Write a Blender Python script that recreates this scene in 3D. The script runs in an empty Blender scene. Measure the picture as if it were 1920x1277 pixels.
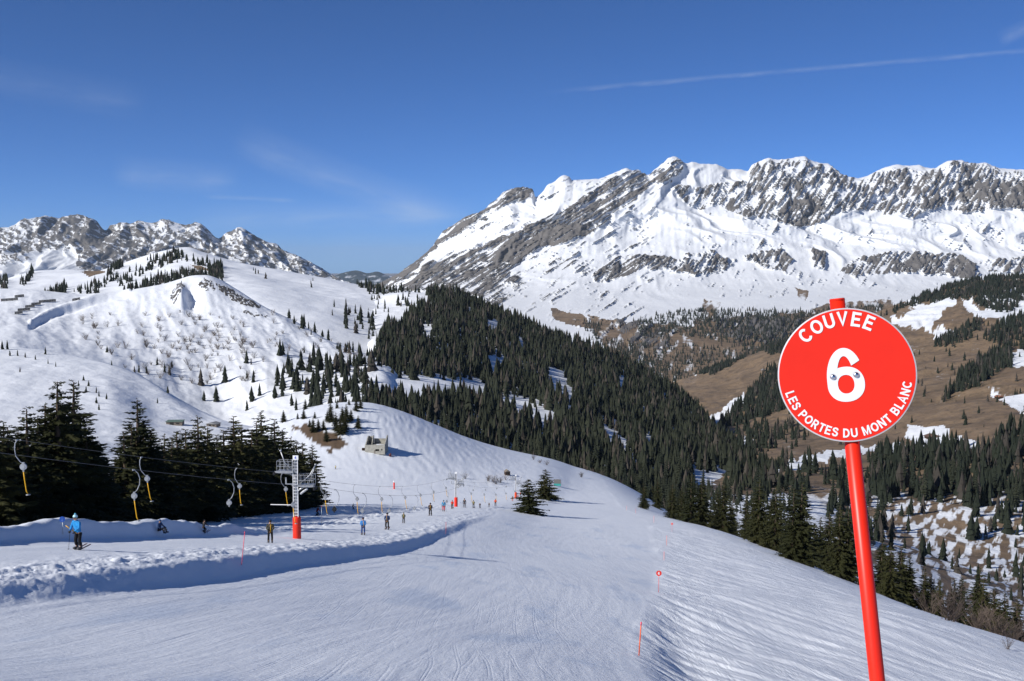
import bpy, bmesh, math, random
import numpy as np
from mathutils import Vector, Matrix, Quaternion
random.seed(11)
SC = bpy.context.scene
COL = SC.collection

# ------------------------------------------------------------------ camera, sky, sun, exposure
FPX = 2059.0                       # focal length in photograph pixels (1920 wide)
TH = math.atan((638.5 - 500) / FPX)  # camera looks a little below the horizon
cam_d = bpy.data.cameras.new('camera'); cam = bpy.data.objects.new('camera', cam_d); COL.objects.link(cam)
cam_d.sensor_width = 36.0; cam_d.lens = 36.0 * FPX / 1920.0
cam_d.clip_start = 0.1; cam_d.clip_end = 120000
cam.location = (0, 0, 0); cam.rotation_euler = (math.pi / 2 - TH, 0, 0)
SC.camera = cam

SUN_EL = math.radians(30.5); SUN_AZ = math.atan2(-0.85, -0.52)   # azimuth measured from +Y towards +X
to_sun = Vector((math.cos(SUN_EL) * math.sin(SUN_AZ), math.cos(SUN_EL) * math.cos(SUN_AZ), math.sin(SUN_EL)))
sd = bpy.data.lights.new('sun', 'SUN'); sd.energy = 5.0; sd.angle = math.radians(0.53); sd.color = (1.0, 0.965, 0.91)
sun = bpy.data.objects.new('sun', sd); COL.objects.link(sun)
sun.rotation_euler = to_sun.to_track_quat('Z', 'Y').to_euler(); sun.location = (-60, -30, 60)

W = bpy.data.worlds.new('World'); SC.world = W; W.use_nodes = True
def build_world():
    nt = W.node_tree; N = nt.nodes; L = nt.links; N.clear()
    out = N.new('ShaderNodeOutputWorld'); bg = N.new('ShaderNodeBackground'); bg.inputs[1].default_value = 0.125
    sky = N.new('ShaderNodeTexSky'); sky.sky_type = 'NISHITA'; sky.sun_disc = False
    sky.sun_elevation = SUN_EL; sky.sun_rotation = SUN_AZ; sky.altitude = 1800
    sky.air_density = 0.42; sky.dust_density = 0.8; sky.ozone_density = 10.0
    tc = N.new('ShaderNodeTexCoord'); sp = N.new('ShaderNodeSeparateXYZ'); L.new(tc.outputs['Generated'], sp.inputs[0])
    def m(op, a, b=None, c=None, clamp=False):
        n = N.new('ShaderNodeMath'); n.operation = op; n.use_clamp = clamp
        for i, v in enumerate((a, b, c)):
            if v is None: continue
            if isinstance(v, (int, float)): n.inputs[i].default_value = v
            else: L.new(v, n.inputs[i])
        return n.outputs[0]
    yy = m('MAXIMUM', sp.outputs[1], 0.02)
    A = m('DIVIDE', sp.outputs[0], yy); T = m('DIVIDE', sp.outputs[2], yy)   # heading and height of the line of sight
    cmb = N.new('ShaderNodeCombineXYZ'); L.new(A, cmb.inputs[0]); L.new(T, cmb.inputs[1])
    def at(px, py):
        u = (px - 960) / FPX; v = (638.5 - py) / FPX
        y = math.cos(TH) + v * math.sin(TH)
        return u / y, (v * math.cos(TH) - math.sin(TH)) / y
    def streak(p0, p1, wid, amt, nscale, stretch, sharp, bow=0.0):
        (a0, t0), (a1, t1) = at(*p0), at(*p1)
        ln = math.hypot(a1 - a0, t1 - t0); ca, sa = (a1 - a0) / ln, (t1 - t0) / ln
        da = m('SUBTRACT', A, a0); dt = m('SUBTRACT', T, t0)
        s = m('ADD', m('MULTIPLY', da, ca), m('MULTIPLY', dt, sa))
        r = m('ADD', m('MULTIPLY', da, -sa), m('MULTIPLY', dt, ca))
        u = m('DIVIDE', s, ln)
        r = m('ADD', r, m('MULTIPLY', m('MULTIPLY', u, m('SUBTRACT', 1.0, u)), bow))
        cv = N.new('ShaderNodeCombineXYZ'); L.new(m('MULTIPLY', s, nscale / stretch), cv.inputs[0]); L.new(m('MULTIPLY', r, nscale), cv.inputs[1])
        nz = N.new('ShaderNodeTexNoise'); nz.inputs['Scale'].default_value = 1.0; nz.inputs['Detail'].default_value = 6; nz.inputs['Roughness'].default_value = 0.62
        L.new(cv.outputs[0], nz.inputs['Vector'])
        wd = wid / FPX
        rw = m('ADD', r, m('MULTIPLY', m('SUBTRACT', nz.outputs[0], 0.5), wd * 1.4))
        g = m('SUBTRACT', 1.0, m('DIVIDE', m('ABSOLUTE', rw), wd), clamp=True)
        g = m('POWER', g, sharp)
        e = m('MULTIPLY', m('MULTIPLY', u, 6.0, clamp=True), m('MULTIPLY', m('SUBTRACT', 1.0, u), 6.0, clamp=True))
        n2 = m('MULTIPLY', m('SUBTRACT', nz.outputs[0], 0.28), 2.4, clamp=True)
        return m('MULTIPLY', m('MULTIPLY', m('MULTIPLY', g, e), n2), amt)
    parts = [streak((1015, 173), (2050, 84), 5.5, 0.17, 120, 4, 0.8),
             streak((440, 252), (850, 398), 42, 0.18, 40, 5, 1.2, 0.02),
             streak((210, 318), (450, 338), 34, 0.17, 40, 5, 1.3),
             streak((-60, 130), (280, 195), 40, 0.08, 30, 5, 1.2),
             streak((350, 408), (900, 395), 30, 0.20, 40, 6, 1.2),
             streak((380, 368), (560, 376), 5, 0.22, 60, 6, 1.0),
             streak((1870, 75), (2010, 10), 16, 0.18, 60, 4, 1.1),
             streak((600, 455), (860, 470), 40, 0.08, 30, 5, 1.2)]
    tot = parts[0]
    for p in parts[1:]: tot = m('ADD', tot, p)
    tot = m('MULTIPLY', tot, m('GREATER_THAN', sp.outputs[1], 0.05), clamp=True)
    mix = N.new('ShaderNodeMixRGB'); L.new(tot, mix.inputs[0]); mix.inputs[2].default_value = (5.6, 6.1, 6.6, 1)
    tint = N.new('ShaderNodeMixRGB'); tint.blend_type = 'MULTIPLY'; tint.inputs[0].default_value = 1; tint.inputs[2].default_value = (0.84, 1.0, 1.04, 1)   # polarised-looking deep alpine blue
    L.new(sky.outputs[0], tint.inputs[1]); L.new(tint.outputs[0], mix.inputs[1])
    L.new(mix.outputs[0], bg.inputs[0]); L.new(bg.outputs[0], out.inputs[0])
build_world()
HAZE_D = 1.3e-5
SC.view_settings.view_transform = 'Standard'; SC.view_settings.look = 'None'
SC.view_settings.exposure = 0.06; SC.view_settings.gamma = 1.0; SC.view_settings.use_curve_mapping = False
SC.render.engine = 'CYCLES'
SC.cycles.use_denoising = True; SC.cycles.max_bounces = 4; SC.cycles.diffuse_bounces = 2; SC.cycles.glossy_bounces = 1; SC.cycles.transmission_bounces = 1; SC.cycles.caustics_reflective = False; SC.cycles.volume_bounces = 0; SC.cycles.transparent_max_bounces = 8

# ------------------------------------------------------------------ helpers
def P(px, py, d):
    """world point seen at photograph pixel (px,py), d metres ahead"""
    px = np.asarray(px, float); py = np.asarray(py, float); d = np.asarray(d, float)
    u = (px - 960) / FPX; v = (638.5 - py) / FPX
    y = math.cos(TH) + v * math.sin(TH); z = v * math.cos(TH) - math.sin(TH)
    k = d / y
    return np.stack([u * k, d + 0 * k, z * k], -1)
def PROJ(p):
    p = np.asarray(p, float); dep = p[..., 1] * math.cos(TH) - p[..., 2] * math.sin(TH)
    u = p[..., 0] / dep; v = (p[..., 1] * math.sin(TH) + p[..., 2] * math.cos(TH)) / dep
    return 960 + u * FPX, 638.5 - v * FPX
def sstep(a, b, x):
    t = np.clip((x - a) / (b - a), 0, 1); return t * t * (3 - 2 * t)
def pchip(xk, yk, xq):
    xk = np.asarray(xk, float); yk = np.asarray(yk, float); xq = np.asarray(xq, float)
    h = np.diff(xk); hs = h.reshape((-1,) + (1,) * (yk.ndim - 1)); dl = np.diff(yk, axis=0) / hs
    m = np.zeros_like(yk)
    if len(xk) == 2: m[:] = dl[0]
    else:
        w1 = 2 * hs[1:] + hs[:-1]; w2 = hs[1:] + 2 * hs[:-1]
        s = dl[:-1] * dl[1:] > 0
        with np.errstate(divide='ignore', invalid='ignore'):
            hm = (w1 + w2) / (w1 / dl[:-1] + w2 / dl[1:])
        m[1:-1] = np.where(s, hm, 0); m[0] = dl[0]; m[-1] = dl[-1]
    i = np.clip(np.searchsorted(xk, xq) - 1, 0, len(xk) - 2)
    t = ((xq - xk[i]) / h[i]); sh = t.shape + (1,) * (yk.ndim - 1); t = t.reshape(sh); hh = h[i].reshape(sh)
    t2 = t * t; t3 = t2 * t
    return (2 * t3 - 3 * t2 + 1) * yk[i] + (t3 - 2 * t2 + t) * hh * m[i] + (-2 * t3 + 3 * t2) * yk[i + 1] + (t3 - t2) * hh * m[i + 1]
def _hash(ix, iy, seed):
    n = (ix.astype(np.int64) * 374761393 + iy.astype(np.int64) * 668265263 + seed * 974711) & 0xffffffff
    n = ((n ^ (n >> 13)) * 1274126177) & 0xffffffff
    n = ((n ^ (n >> 16)) * 2246822519) & 0xffffffff
    return ((n ^ (n >> 15)) & 0xffff) / 65536.0
def perlin(x, y, seed=0):
    ix = np.floor(x); iy = np.floor(y); fx = x - ix; fy = y - iy
    def g(ox, oy):
        a = _hash(ix + ox, iy + oy, seed) * 6.2831853
        return np.cos(a) * (fx - ox) + np.sin(a) * (fy - oy)
    u = fx * fx * fx * (fx * (fx * 6 - 15) + 10); v = fy * fy * fy * (fy * (fy * 6 - 15) + 10)
    a = g(0, 0); b = g(1, 0); c = g(0, 1); e = g(1, 1)
    return ((a + u * (b - a)) * (1 - v) + (c + u * (e - c)) * v) * 1.5
def fbm(x, y, oct=4, seed=0, gain=0.5, ridged=False):
    s = 0; a = 1.0; t = 0
    for k in range(oct):
        n = perlin(x * 2 ** k + 13.7 * k, y * 2 ** k - 7.3 * k, seed + k * 17)
        if ridged: n = 1 - 2 * np.abs(n)
        s = s + a * n; t += a; a *= gain
    return s / t
def inpoly(px, py, poly):
    ins = np.zeros(px.shape, bool); n = len(poly); j = n - 1
    for i in range(n):
        xi, yi = poly[i]; xj, yj = poly[j]
        if yi != yj:
            ins ^= ((yi > py) != (yj > py)) & (px < (xj - xi) * (py - yi) / (yj - yi) + xi)
        j = i
    return ins
def softpoly(px, py, polys, warp=8.0, wl=40.0, seed=3):
    """polygons with ragged edges"""
    wx = px + warp * fbm(px / wl, py / wl, 4, seed); wy = py + warp * fbm(px / wl + 31, py / wl, 4, seed + 5)
    r = np.zeros(px.shape, bool)
    for q in polys: r |= inpoly(wx, wy, q)
    return r
def mesh_np(name, V, F, smooth=True, attrs=None):
    """V (n,3), F (m,3|4)"""
    V = np.ascontiguousarray(V, dtype=np.float32); F = np.ascontiguousarray(F, dtype=np.int32)
    me = bpy.data.meshes.new(name); k = F.shape[1]
    me.vertices.add(len(V)); me.vertices.foreach_set('co', V.ravel())
    me.loops.add(F.size); me.loops.foreach_set('vertex_index', F.ravel())
    me.polygons.add(len(F)); me.polygons.foreach_set('loop_start', np.arange(0, F.size, k, dtype=np.int32))
    me.polygons.foreach_set('loop_total', np.full(len(F), k, dtype=np.int32))
    me.polygons.foreach_set('use_smooth', np.full(len(F), smooth, dtype=bool))
    for nm, arr in (attrs or {}).items():
        a = me.attributes.new(nm, 'FLOAT', 'POINT'); a.data.foreach_set('value', np.ascontiguousarray(arr, dtype=np.float32).ravel())
    me.update(calc_edges=True)
    return me
def grid_faces(nr, nc):
    i = np.arange(nr * nc).reshape(nr, nc)
    return np.stack([i[:-1, :-1], i[:-1, 1:], i[1:, 1:], i[1:, :-1]], -1).reshape(-1, 4)
def link(name, me, mat=None, parent=None):
    o = bpy.data.objects.new(name, me); COL.objects.link(o)
    if mat is not None:
        for q in (mat if isinstance(mat, (list, tuple)) else [mat]): me.materials.append(q)
    if parent is not None: o.parent = parent
    return o
def tag(o, label=None, cat=None, group=None, kind=None):
    if label: o['label'] = label
    if cat: o['category'] = cat
    if group: o['group'] = group
    if kind: o['kind'] = kind
    return o
def empty(name, loc=(0, 0, 0), rot=(0, 0, 0), scale=1.0):
    o = bpy.data.objects.new(name, None); COL.objects.link(o); o.location = loc; o.rotation_euler = rot; o.scale = (scale,) * 3
    o.empty_display_size = 0.1
    return o

# ------------------------------------------------------------------ materials
class NT:
    def __init__(s, name):
        s.m = bpy.data.materials.new(name); s.m.use_nodes = True; s.N = s.m.node_tree.nodes; s.L = s.m.node_tree.links
        s.b = s.N['Principled BSDF']; s.b.inputs['Specular IOR Level'].default_value = 0.25
    def math(s, op, a, b=None, clamp=False):
        n = s.N.new('ShaderNodeMath'); n.operation = op; n.use_clamp = clamp
        for i, v in enumerate((a, b)):
            if v is None: continue
            if isinstance(v, (int, float)): n.inputs[i].default_value = v
            else: s.L.new(v, n.inputs[i])
        return n.outputs[0]
    def coord(s, scale=(1, 1, 1), rot=(0, 0, 0)):
        t = s.N.new('ShaderNodeTexCoord'); mp = s.N.new('ShaderNodeMapping'); s.L.new(t.outputs['Object'], mp.inputs[0])
        mp.inputs['Scale'].default_value = scale; mp.inputs['Rotation'].default_value = rot
        return mp.outputs[0]
    def noise(s, vec, scale, detail=4, rough=0.55, dist=0.0):
        n = s.N.new('ShaderNodeTexNoise'); n.inputs['Scale'].default_value = scale; n.inputs['Detail'].default_value = detail
        n.inputs['Roughness'].default_value = rough; n.inputs['Distortion'].default_value = dist
        if vec is not None: s.L.new(vec, n.inputs['Vector'])
        return n.outputs[0]
    def ramp(s, f, stops):
        n = s.N.new('ShaderNodeValToRGB'); cr = n.color_ramp
        while len(cr.elements) < len(stops): cr.elements.new(0.5)
        for e, (p, c) in zip(cr.elements, stops): e.position = p; e.color = c if len(c) == 4 else (*c, 1)
        s.L.new(f, n.inputs[0]); return n.outputs[0]
    def mix(s, f, a, b):
        n = s.N.new('ShaderNodeMixRGB')
        for i, v in enumerate((f, a, b)):
            if isinstance(v, (int, float)): n.inputs[i].default_value = v
            elif isinstance(v, tuple): n.inputs[i].default_value = v if len(v) == 4 else (*v, 1)
            else: s.L.new(v, n.inputs[i])
        return n.outputs[0]
    def attr(s, nm):
        n = s.N.new('ShaderNodeAttribute'); n.attribute_name = nm; return n.outputs['Fac']
    def bump(s, h, strength, dist):
        n = s.N.new('ShaderNodeBump')
        if isinstance(strength, (int, float)): n.inputs['Strength'].default_value = strength
        else: s.L.new(strength, n.inputs['Strength'])
        n.inputs['Distance'].default_value = dist; s.L.new(h, n.inputs['Height'])
        s.L.new(n.outputs[0], s.b.inputs['Normal']); return n
    def col(s, v):
        if isinstance(v, tuple): s.b.inputs['Base Color'].default_value = v if len(v) == 4 else (*v, 1)
        else: s.L.new(v, s.b.inputs['Base Color'])
    def rough(s, v):
        if isinstance(v, (int, float)): s.b.inputs['Roughness'].default_value = v
        else: s.L.new(v, s.b.inputs['Roughness'])
def plain(name, col, rough=0.55, metal=0.0, var=0.12, nscale=8.0, spec=0.3, bump=0.0, bscale=40.0):
    t = NT(name); c = t.coord(); n = t.noise(c, nscale, 4, 0.6)
    lo = tuple(max(0, x * (1 - var)) for x in col); hi = tuple(min(1, x * (1 + var)) for x in col)
    t.col(t.ramp(n, [(0.3, lo), (0.7, hi)])); t.rough(rough); t.b.inputs['Metallic'].default_value = metal
    t.b.inputs['Specular IOR Level'].default_value = spec
    if bump: t.bump(t.noise(c, bscale, 3), bump, 0.01)
    return t.m
SNOWC = (0.86, 0.88, 0.91)
def mat_piste():
    t = NT('snow_foreground'); c = t.coord()
    g = t.noise(c, 7.0, 6, 0.7); g2 = t.noise(c, 1.6, 5, 0.65)
    tr = t.noise(t.coord((2.2, 0.10, 0.0), (0, 0, math.radians(7))), 1.0, 5, 0.65, 1.5)     # skis sliding downhill
    tr2 = t.noise(t.coord((1.2, 0.16, 0.0), (0, 0, math.radians(-24))), 1.0, 5, 0.6, 2.5)
    h = t.math('ADD', t.math('MULTIPLY', g, 0.55), t.math('MULTIPLY', g2, 0.6))
    h = t.math('ADD', h, t.math('MULTIPLY', tr, 0.45)); h = t.math('ADD', h, t.math('MULTIPLY', tr2, 0.4))
    ch = t.attr('churn')
    s1 = t.noise(t.coord((5.0, 0.35, 0.0), (0, 0, math.radians(20))), 1.0, 5, 0.7, 0.8); s2 = t.noise(t.coord((4.0, 0.30, 0.0), (0, 0, math.radians(-14))), 1.0, 5, 0.7, 0.8)
    h = t.math('ADD', h, t.math('MULTIPLY', t.math('MULTIPLY', t.math('ADD', s1, t.math('MULTIPLY', s2, 0.45)), 1.8), ch))
    def turns(rot, sc, seed):          # thin carved lines that swing down the run
        w = t.N.new('ShaderNodeTexWave'); w.wave_type = 'BANDS'; w.bands_direction = 'X'; w.inputs['Scale'].default_value = sc; w.inputs['Distortion'].default_value = 9.0; w.inputs['Detail'].default_value = 1.5; w.inputs['Detail Scale'].default_value = 0.55
        w.inputs['Phase Offset'].default_value = seed; t.L.new(t.coord((0.30, 0.055, 0.0), (0, 0, rot)), w.inputs['Vector'])
        ln = t.ramp(w.outputs['Fac'], [(0.90, (0, 0, 0)), (0.97, (1, 1, 1)), (1.0, (0.2, 0.2, 0.2))])
        return t.math('MULTIPLY', ln, t.ramp(t.noise(t.coord((0.2, 0.06, 0), (0, 0, seed)), 1.0, 4), [(0.45, (0, 0, 0)), (0.62, (1, 1, 1))]))
    tl = t.math('ADD', turns(0.1, 0.9, 1.0), turns(-0.25, 1.3, 4.0)); gm = t.math('SUBTRACT', 1.0, ch)
    h = t.math('SUBTRACT', h, t.math('MULTIPLY', t.math('MULTIPLY', tl, gm), 0.13))
    t.bump(h, 1.0, 0.04)
    ice = t.math('MULTIPLY', t.attr('ice'), 1.0)
    fine = t.ramp(t.noise(c, 0.35, 6, 0.7), [(0.3, (0.80, 0.83, 0.875)), (0.7, (0.87, 0.89, 0.925))])
    colr = t.mix(ice, fine, (0.60, 0.68, 0.80))
    earth = t.mix(t.noise(c, 0.8, 5, 0.7), (0.07, 0.045, 0.028), (0.22, 0.15, 0.09))
    t.col(t.mix(t.attr('earth'), colr, earth))
    t.rough(t.math('SUBTRACT', 0.62, t.math('MULTIPLY', ice, 0.25))); t.b.inputs['Specular IOR Level'].default_value = 0.3
    return t.m
def mat_hill(name, bscale, bdist, rock=(0.13, 0.115, 0.10), rock2=(0.24, 0.22, 0.2), brown=(0.17, 0.115, 0.068), brown2=(0.275, 0.195, 0.12), nscale=0.02, snow=SNOWC, soft=0.10, rockb=2.0):
    """snow with rock and winter grass where the ground itself is bare"""
    t = NT(name); c = t.coord()
    n = t.noise(c, nscale, 7, 0.65); nf = t.noise(c, nscale * 7, 6, 0.7)
    sn = t.ramp(t.noise(c, nscale * 0.6, 5), [(0.3, tuple(0.95 * q for q in snow)), (0.7, snow)])
    rk = t.mix(nf, rock, rock2); bn = t.mix(t.ramp(nf, [(0.35, (0, 0, 0)), (0.65, (1, 1, 1))]), brown, brown2)
    bn = t.mix(t.ramp(n, [(0.45, (0, 0, 0)), (0.62, (0.7, 0.7, 0.7))]), bn, (0.115, 0.082, 0.052))
    scr = t.ramp(t.noise(c, nscale * 3.5, 8, 0.78), [(0.53, (0, 0, 0)), (0.60, (0.75, 0.75, 0.75))]); bn = t.mix(scr, bn, (0.075, 0.058, 0.038))
    a = t.math('ADD', t.attr('rock'), t.math('MULTIPLY', t.math('SUBTRACT', nf, 0.5), 0.5))
    r = t.ramp(a, [(0.5 - soft, (0, 0, 0)), (0.5 + soft, (1, 1, 1))])
    b = t.math('ADD', t.attr('brown'), t.math('MULTIPLY', t.math('SUBTRACT', nf, 0.5), 0.5))
    bb = t.ramp(b, [(0.5 - soft, (0, 0, 0)), (0.5 + soft, (1, 1, 1))])
    t.col(t.mix(r, t.mix(bb, sn, bn), rk)); t.rough(0.75)
    h = t.math('ADD', t.noise(c, bscale, 7, 0.65), t.math('MULTIPLY', t.noise(c, bscale * 6, 5, 0.6), 0.25))
    rh = t.math('MULTIPLY', t.math('MULTIPLY', t.noise(c, bscale * 2.2, 8, 0.72), r), rockb)
    t.bump(t.math('ADD', h, rh), 1.0, bdist)
    return t.m
# ------------------------------------------------------------------ foreground: ski slope, lift track, knoll
KB = np.array([(-20, 1.5), (0, -1.9), (20, -6.1), (33, -9.15), (51, -13.2), (80, -20), (96, -23.8), (160, -36.6), (228, -50), (343, -72.2), (400, -79), (470, -88), (560, -104), (700, -128)], float)
KC = np.array([(-20, 0.6), (0, -1.75), (4, -2.6), (10, -4.9), (20, -8.1), (30, -11), (49, -16.3), (78, -22.3), (100, -27.3), (134, -34.2), (180, -42.6), (228, -51.2), (343, -72.6), (400, -80), (470, -88), (560, -104), (700, -128)], float)
KE = np.array([(-20, 2.2), (0, 2.2), (20, 3.0), (49, 5.3), (78, 10), (155, 20), (240, 28.5), (340, 33), (450, 36), (700, 40)], float)   # right edge of the groomed run
KS = np.array([(-20, 10), (0, 11), (30, 15), (60, 22.5), (100, 27), (160, 31), (260, 34), (350, 33), (450, 30), (700, 28)], float)     # where the right flank rolls over
def lift_x(y): return -26.6 + 0.081 * y
def base_h(x, y):
    yc = np.clip(y, -20, 700)
    zb = pchip(KB[:, 0], KB[:, 1], yc); zc = pchip(KC[:, 0], KC[:, 1], yc)
    xl = lift_x(y); xb = xl + 8.5 + 0.5 * perlin(y / 14, y * 0, 5)
    cs = 0.125 - 0.05 * sstep(60, 200, y)
    xe = pchip(KE[:, 0], KE[:, 1], yc); xs = pchip(KS[:, 0], KS[:, 1], yc)
    xr = np.minimum(x, xe)
    piste = zc - cs * np.clip(xr, -16, 60) - 0.085 * np.clip(x - xe, 0, 60)
    hb = 0.70 - 0.40 * (1 - sstep(30, 52, y)) - 0.28 * sstep(80, 150, y)              # the cut bank stays under a metre high
    piste = piste + (zb - 0.085 * 8.5 - hb - (zc - cs * np.clip(xb, -16, 60))) * np.exp(-(np.clip(x - xb, 0, None) / 9.0) ** 2) * sstep(10, 26, y)
    fade = 1 - sstep(95, 185, y)                      # cut bank beside the lift track
    w = sstep(0.0, 1.0, (xb + 0.9 - x) / 1.5)
    far = sstep(0.0, 1.0, (xb + 8 - x) / 16)
    mixw = w * fade + far * (1 - fade)
    bench = zb + 0.10 * np.exp(-((x - xb + 1.5) / 1.8) ** 2) * fade - 0.085 * np.clip(x - xl, 0, 12) * fade
    z = piste * (1 - mixw) + bench * mixw
    # heaped snow on the far side of the track
    hp = np.exp(-((x - (xl - 3.6 - 0.8 * perlin(y / 9, y * 0 + 3, 8))) / 1.5) ** 2) * 1.0 * sstep(20, 40, y) * (1 - sstep(85, 125, y))
    wall = sstep(0, 1, (xl - 2.4 - x) / 0.9) * 0.75 * sstep(20, 40, y) * (1 - sstep(75, 110, y))
    z = z + (hp * 0.4 + wall) * (1 + 0.30 * perlin(y / 6, x * 0.1, 19)) + wall * 0.16 * perlin(x / 1.0, y / 1.3, 21)
    z = z - 0.10 * np.clip(-44 - x, 0, 400) * (1 - sstep(220, 330, y))         # falls away behind the trees
    # drop on the right of the groomed edge, near the camera
    st = sstep(0, 1, (x - xe) / (2.6 + 0.8 * perlin(y / 5, y * 0 + 9, 15))) * sstep(10, 30, y) * (1 - sstep(40, 95, y)); z = z - 0.6 * st
    # right flank rolls over into the valley
    o = np.clip(x - xs, 0, None); z = z - np.where(o < 30, 0.5 * 0.55 * o * o / 30, 0.55 * (o - 15))
    # hump the sign stands on
    z = z + 0.45 * np.exp(-(((x - 0.8) / 2.2) ** 2 + ((y - 3) / 3.0) ** 2)) * 0
    # knoll with the concrete shell
    kx = x + 64; ky = y - 440
    k = np.exp(-(np.abs(kx / np.where(kx > 0, 50, 60)) ** 2.0 + np.abs(ky / np.where(ky > 0, 80, 88)) ** 2.0))
    z = z + 29.5 * k
    k2 = np.exp(-(np.abs((x - 4) / 34) ** 2 + np.abs((y - 478) / 60) ** 2)); z = z + 4.0 * k2   # shoulder the far run curls over
    z = z - 0.0016 * np.clip(y - 500, 0, None) ** 2
    return z
def detail_h(x, y):
    yc = np.clip(y, -20, 700); xe = pchip(KE[:, 0], KE[:, 1], yc); xl = lift_x(y); xb = xl + 8.5 + 0.5 * perlin(y / 14, y * 0, 5)
    near = 1 - sstep(120, 320, y)
    off = sstep(-0.3, 1.5, x - xe)
    # ski furrows running down the flank
    a = math.radians(24); u = x * math.cos(a) + y * math.sin(a) * 0.45; v = -x * math.sin(a) + y * math.cos(a)
    wob = fbm(x / 9, y / 22, 2, 91)
    fur = fbm(u / 0.9 + wob * 1.2, v / 14, 3, 31, 0.6) ; fur2 = fbm((x * 0.95 - y * 0.12) / 0.8, y / 9, 3, 47, 0.55)
    z = off * (0.15 * fur + 0.03 * fur2 + 0.22 * fbm(x / 7, y / 14, 2, 7)) * (0.45 + 0.55 * near)
    # clods below the edge
    cl = off * (1 - sstep(4, 10, x - xe)) * (1 - sstep(70, 105, y))
    z = z + cl * 0.11 * np.clip(fbm((x + 0.20 * y) / 0.5, (y - 0.20 * x) / 7.0, 4, 63, 0.6), -0.4, 1)
    # chopped snow thrown up along the bank and between the track and the run behind
    bk = np.exp(-((x - xb + 2.0) / 2.2) ** 2) * (1 - sstep(200, 300, y))
    z = z + bk * 0.26 * np.clip(fbm(x / 0.8, y / 1.5, 4, 77, 0.62) + 0.1, -0.15, 1)
    bk2 = np.exp(-((x - (xl - 5.5)) / 2.6) ** 2) * sstep(60, 95, y) * (1 - sstep(260, 340, y))
    z = z + bk2 * 0.5 * np.clip(fbm(x / 0.9, y / 1.8, 4, 79, 0.62) + 0.1, -0.15, 1)
    # groomed surface: long slow undulation, faint turns
    gr = 1 - off
    z = z + gr * (0.10 * fbm(x / 12, y / 26, 3, 11) + 0.018 * fbm((x + 3 * np.sin(y / 17)) / 0.7, y / 14, 3, 13))
    # tracks on the knoll
    kk = np.exp(-(((x + 40) / 60) ** 2 + ((y - 400) / 60) ** 2))
    kt = fbm((x + 0.25 * y + 4 * fbm(x / 25, y / 25, 2, 29)) / 1.7, (y - 0.3 * x) / 16, 3, 23, 0.6) + 0.7 * fbm((x * 0.8 + 0.5 * y) / 2.6, (y * 0.8 - 0.5 * x) / 18, 3, 24)
    z = z + kk * 0.30 * kt
    return z
def ground(x, y):
    x = np.asarray(x, float); y = np.asarray(y, float); return base_h(x, y) + detail_h(x, y)
_dd = np.exp(np.linspace(math.log(2.5), math.log(640), 5000))
def hit(px, py, after=0.0):
    """where the line of sight through a pixel meets the foreground snow"""
    q = P(np.full(_dd.shape, float(px)), np.full(_dd.shape, float(py)), _dd)
    b = (q[:, 2] <= ground(q[:, 0], q[:, 1])) & (_dd > after)
    if not b.any(): return None
    i = int(np.argmax(b)); return Vector((q[i, 0], q[i, 1], float(ground(q[i, 0], q[i, 1]))))

def build_foreground():
    a_in = np.linspace(-0.475, 0.475, 720)
    a = np.concatenate([np.linspace(-0.95, -0.48, 36), a_in, np.linspace(0.48, 0.95, 36)])
    d = np.concatenate([np.linspace(-6, 8.6, 24), np.exp(np.linspace(math.log(9), math.log(150), 470)), np.exp(np.linspace(math.log(151), math.log(640), 220))])
    Y = np.repeat(d[:, None], len(a), 1); X = a[None, :] * np.maximum(d[:, None], 9.0)
    Z = ground(X, Y)
    px, py = PROJ(np.stack([X, np.maximum(Y, 1.0), Z], -1))
    ice = np.clip((fbm(X / 3.2, Y / 12, 4, 301) - 0.16) * 4, 0, 1) * (1 - sstep(-1, 1, X - pchip(KE[:, 0], KE[:, 1], np.clip(Y, -20, 700)))) * sstep(-0.5, 3, X - lift_x(Y) - 10) * (1 - sstep(150, 240, Y)) * 0.55
    earth = np.zeros_like(X)
    cut = inpoly(px + 6 * fbm(px / 9, py / 9, 3, 5), py + 6 * fbm(px / 9 + 9, py / 9, 3, 6), [(545, 800), (575, 797), (640, 818), (652, 834), (630, 845), (600, 835), (570, 815)]) & (Y > 300)
    earth[cut] = 1
    small = inpoly(px, py, [(612, 842), (618, 841), (625, 848), (623, 852), (616, 849)]) & (Y > 250); earth[small] = 1
    V = np.stack([X, Y, Z], -1).reshape(-1, 3)
    me = mesh_np('ski_slope', V, grid_faces(len(d), len(a)), True, {'ice': ice, 'earth': earth, 'churn': sstep(-0.3, 1.5, X - pchip(KE[:, 0], KE[:, 1], np.clip(Y, -20, 700)))})
    o = link('ski_slope', me, mat_piste()); tag(o, 'groomed ski slope and churned snow falling away to the knoll', kind='structure')
    # horizon of this sheet, column by column
    pxb = np.arange(-400, 2400, 8.0); hz = np.full(len(pxb), 3000.0)
    ok = (Y > 9); bi = np.clip(((px + 400) / 8).round().astype(int), 0, len(pxb) - 1)
    np.minimum.at(hz, bi[ok], py[ok])
    return pxb, hz
FG_PX, FG_HZ = build_foreground()

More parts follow.
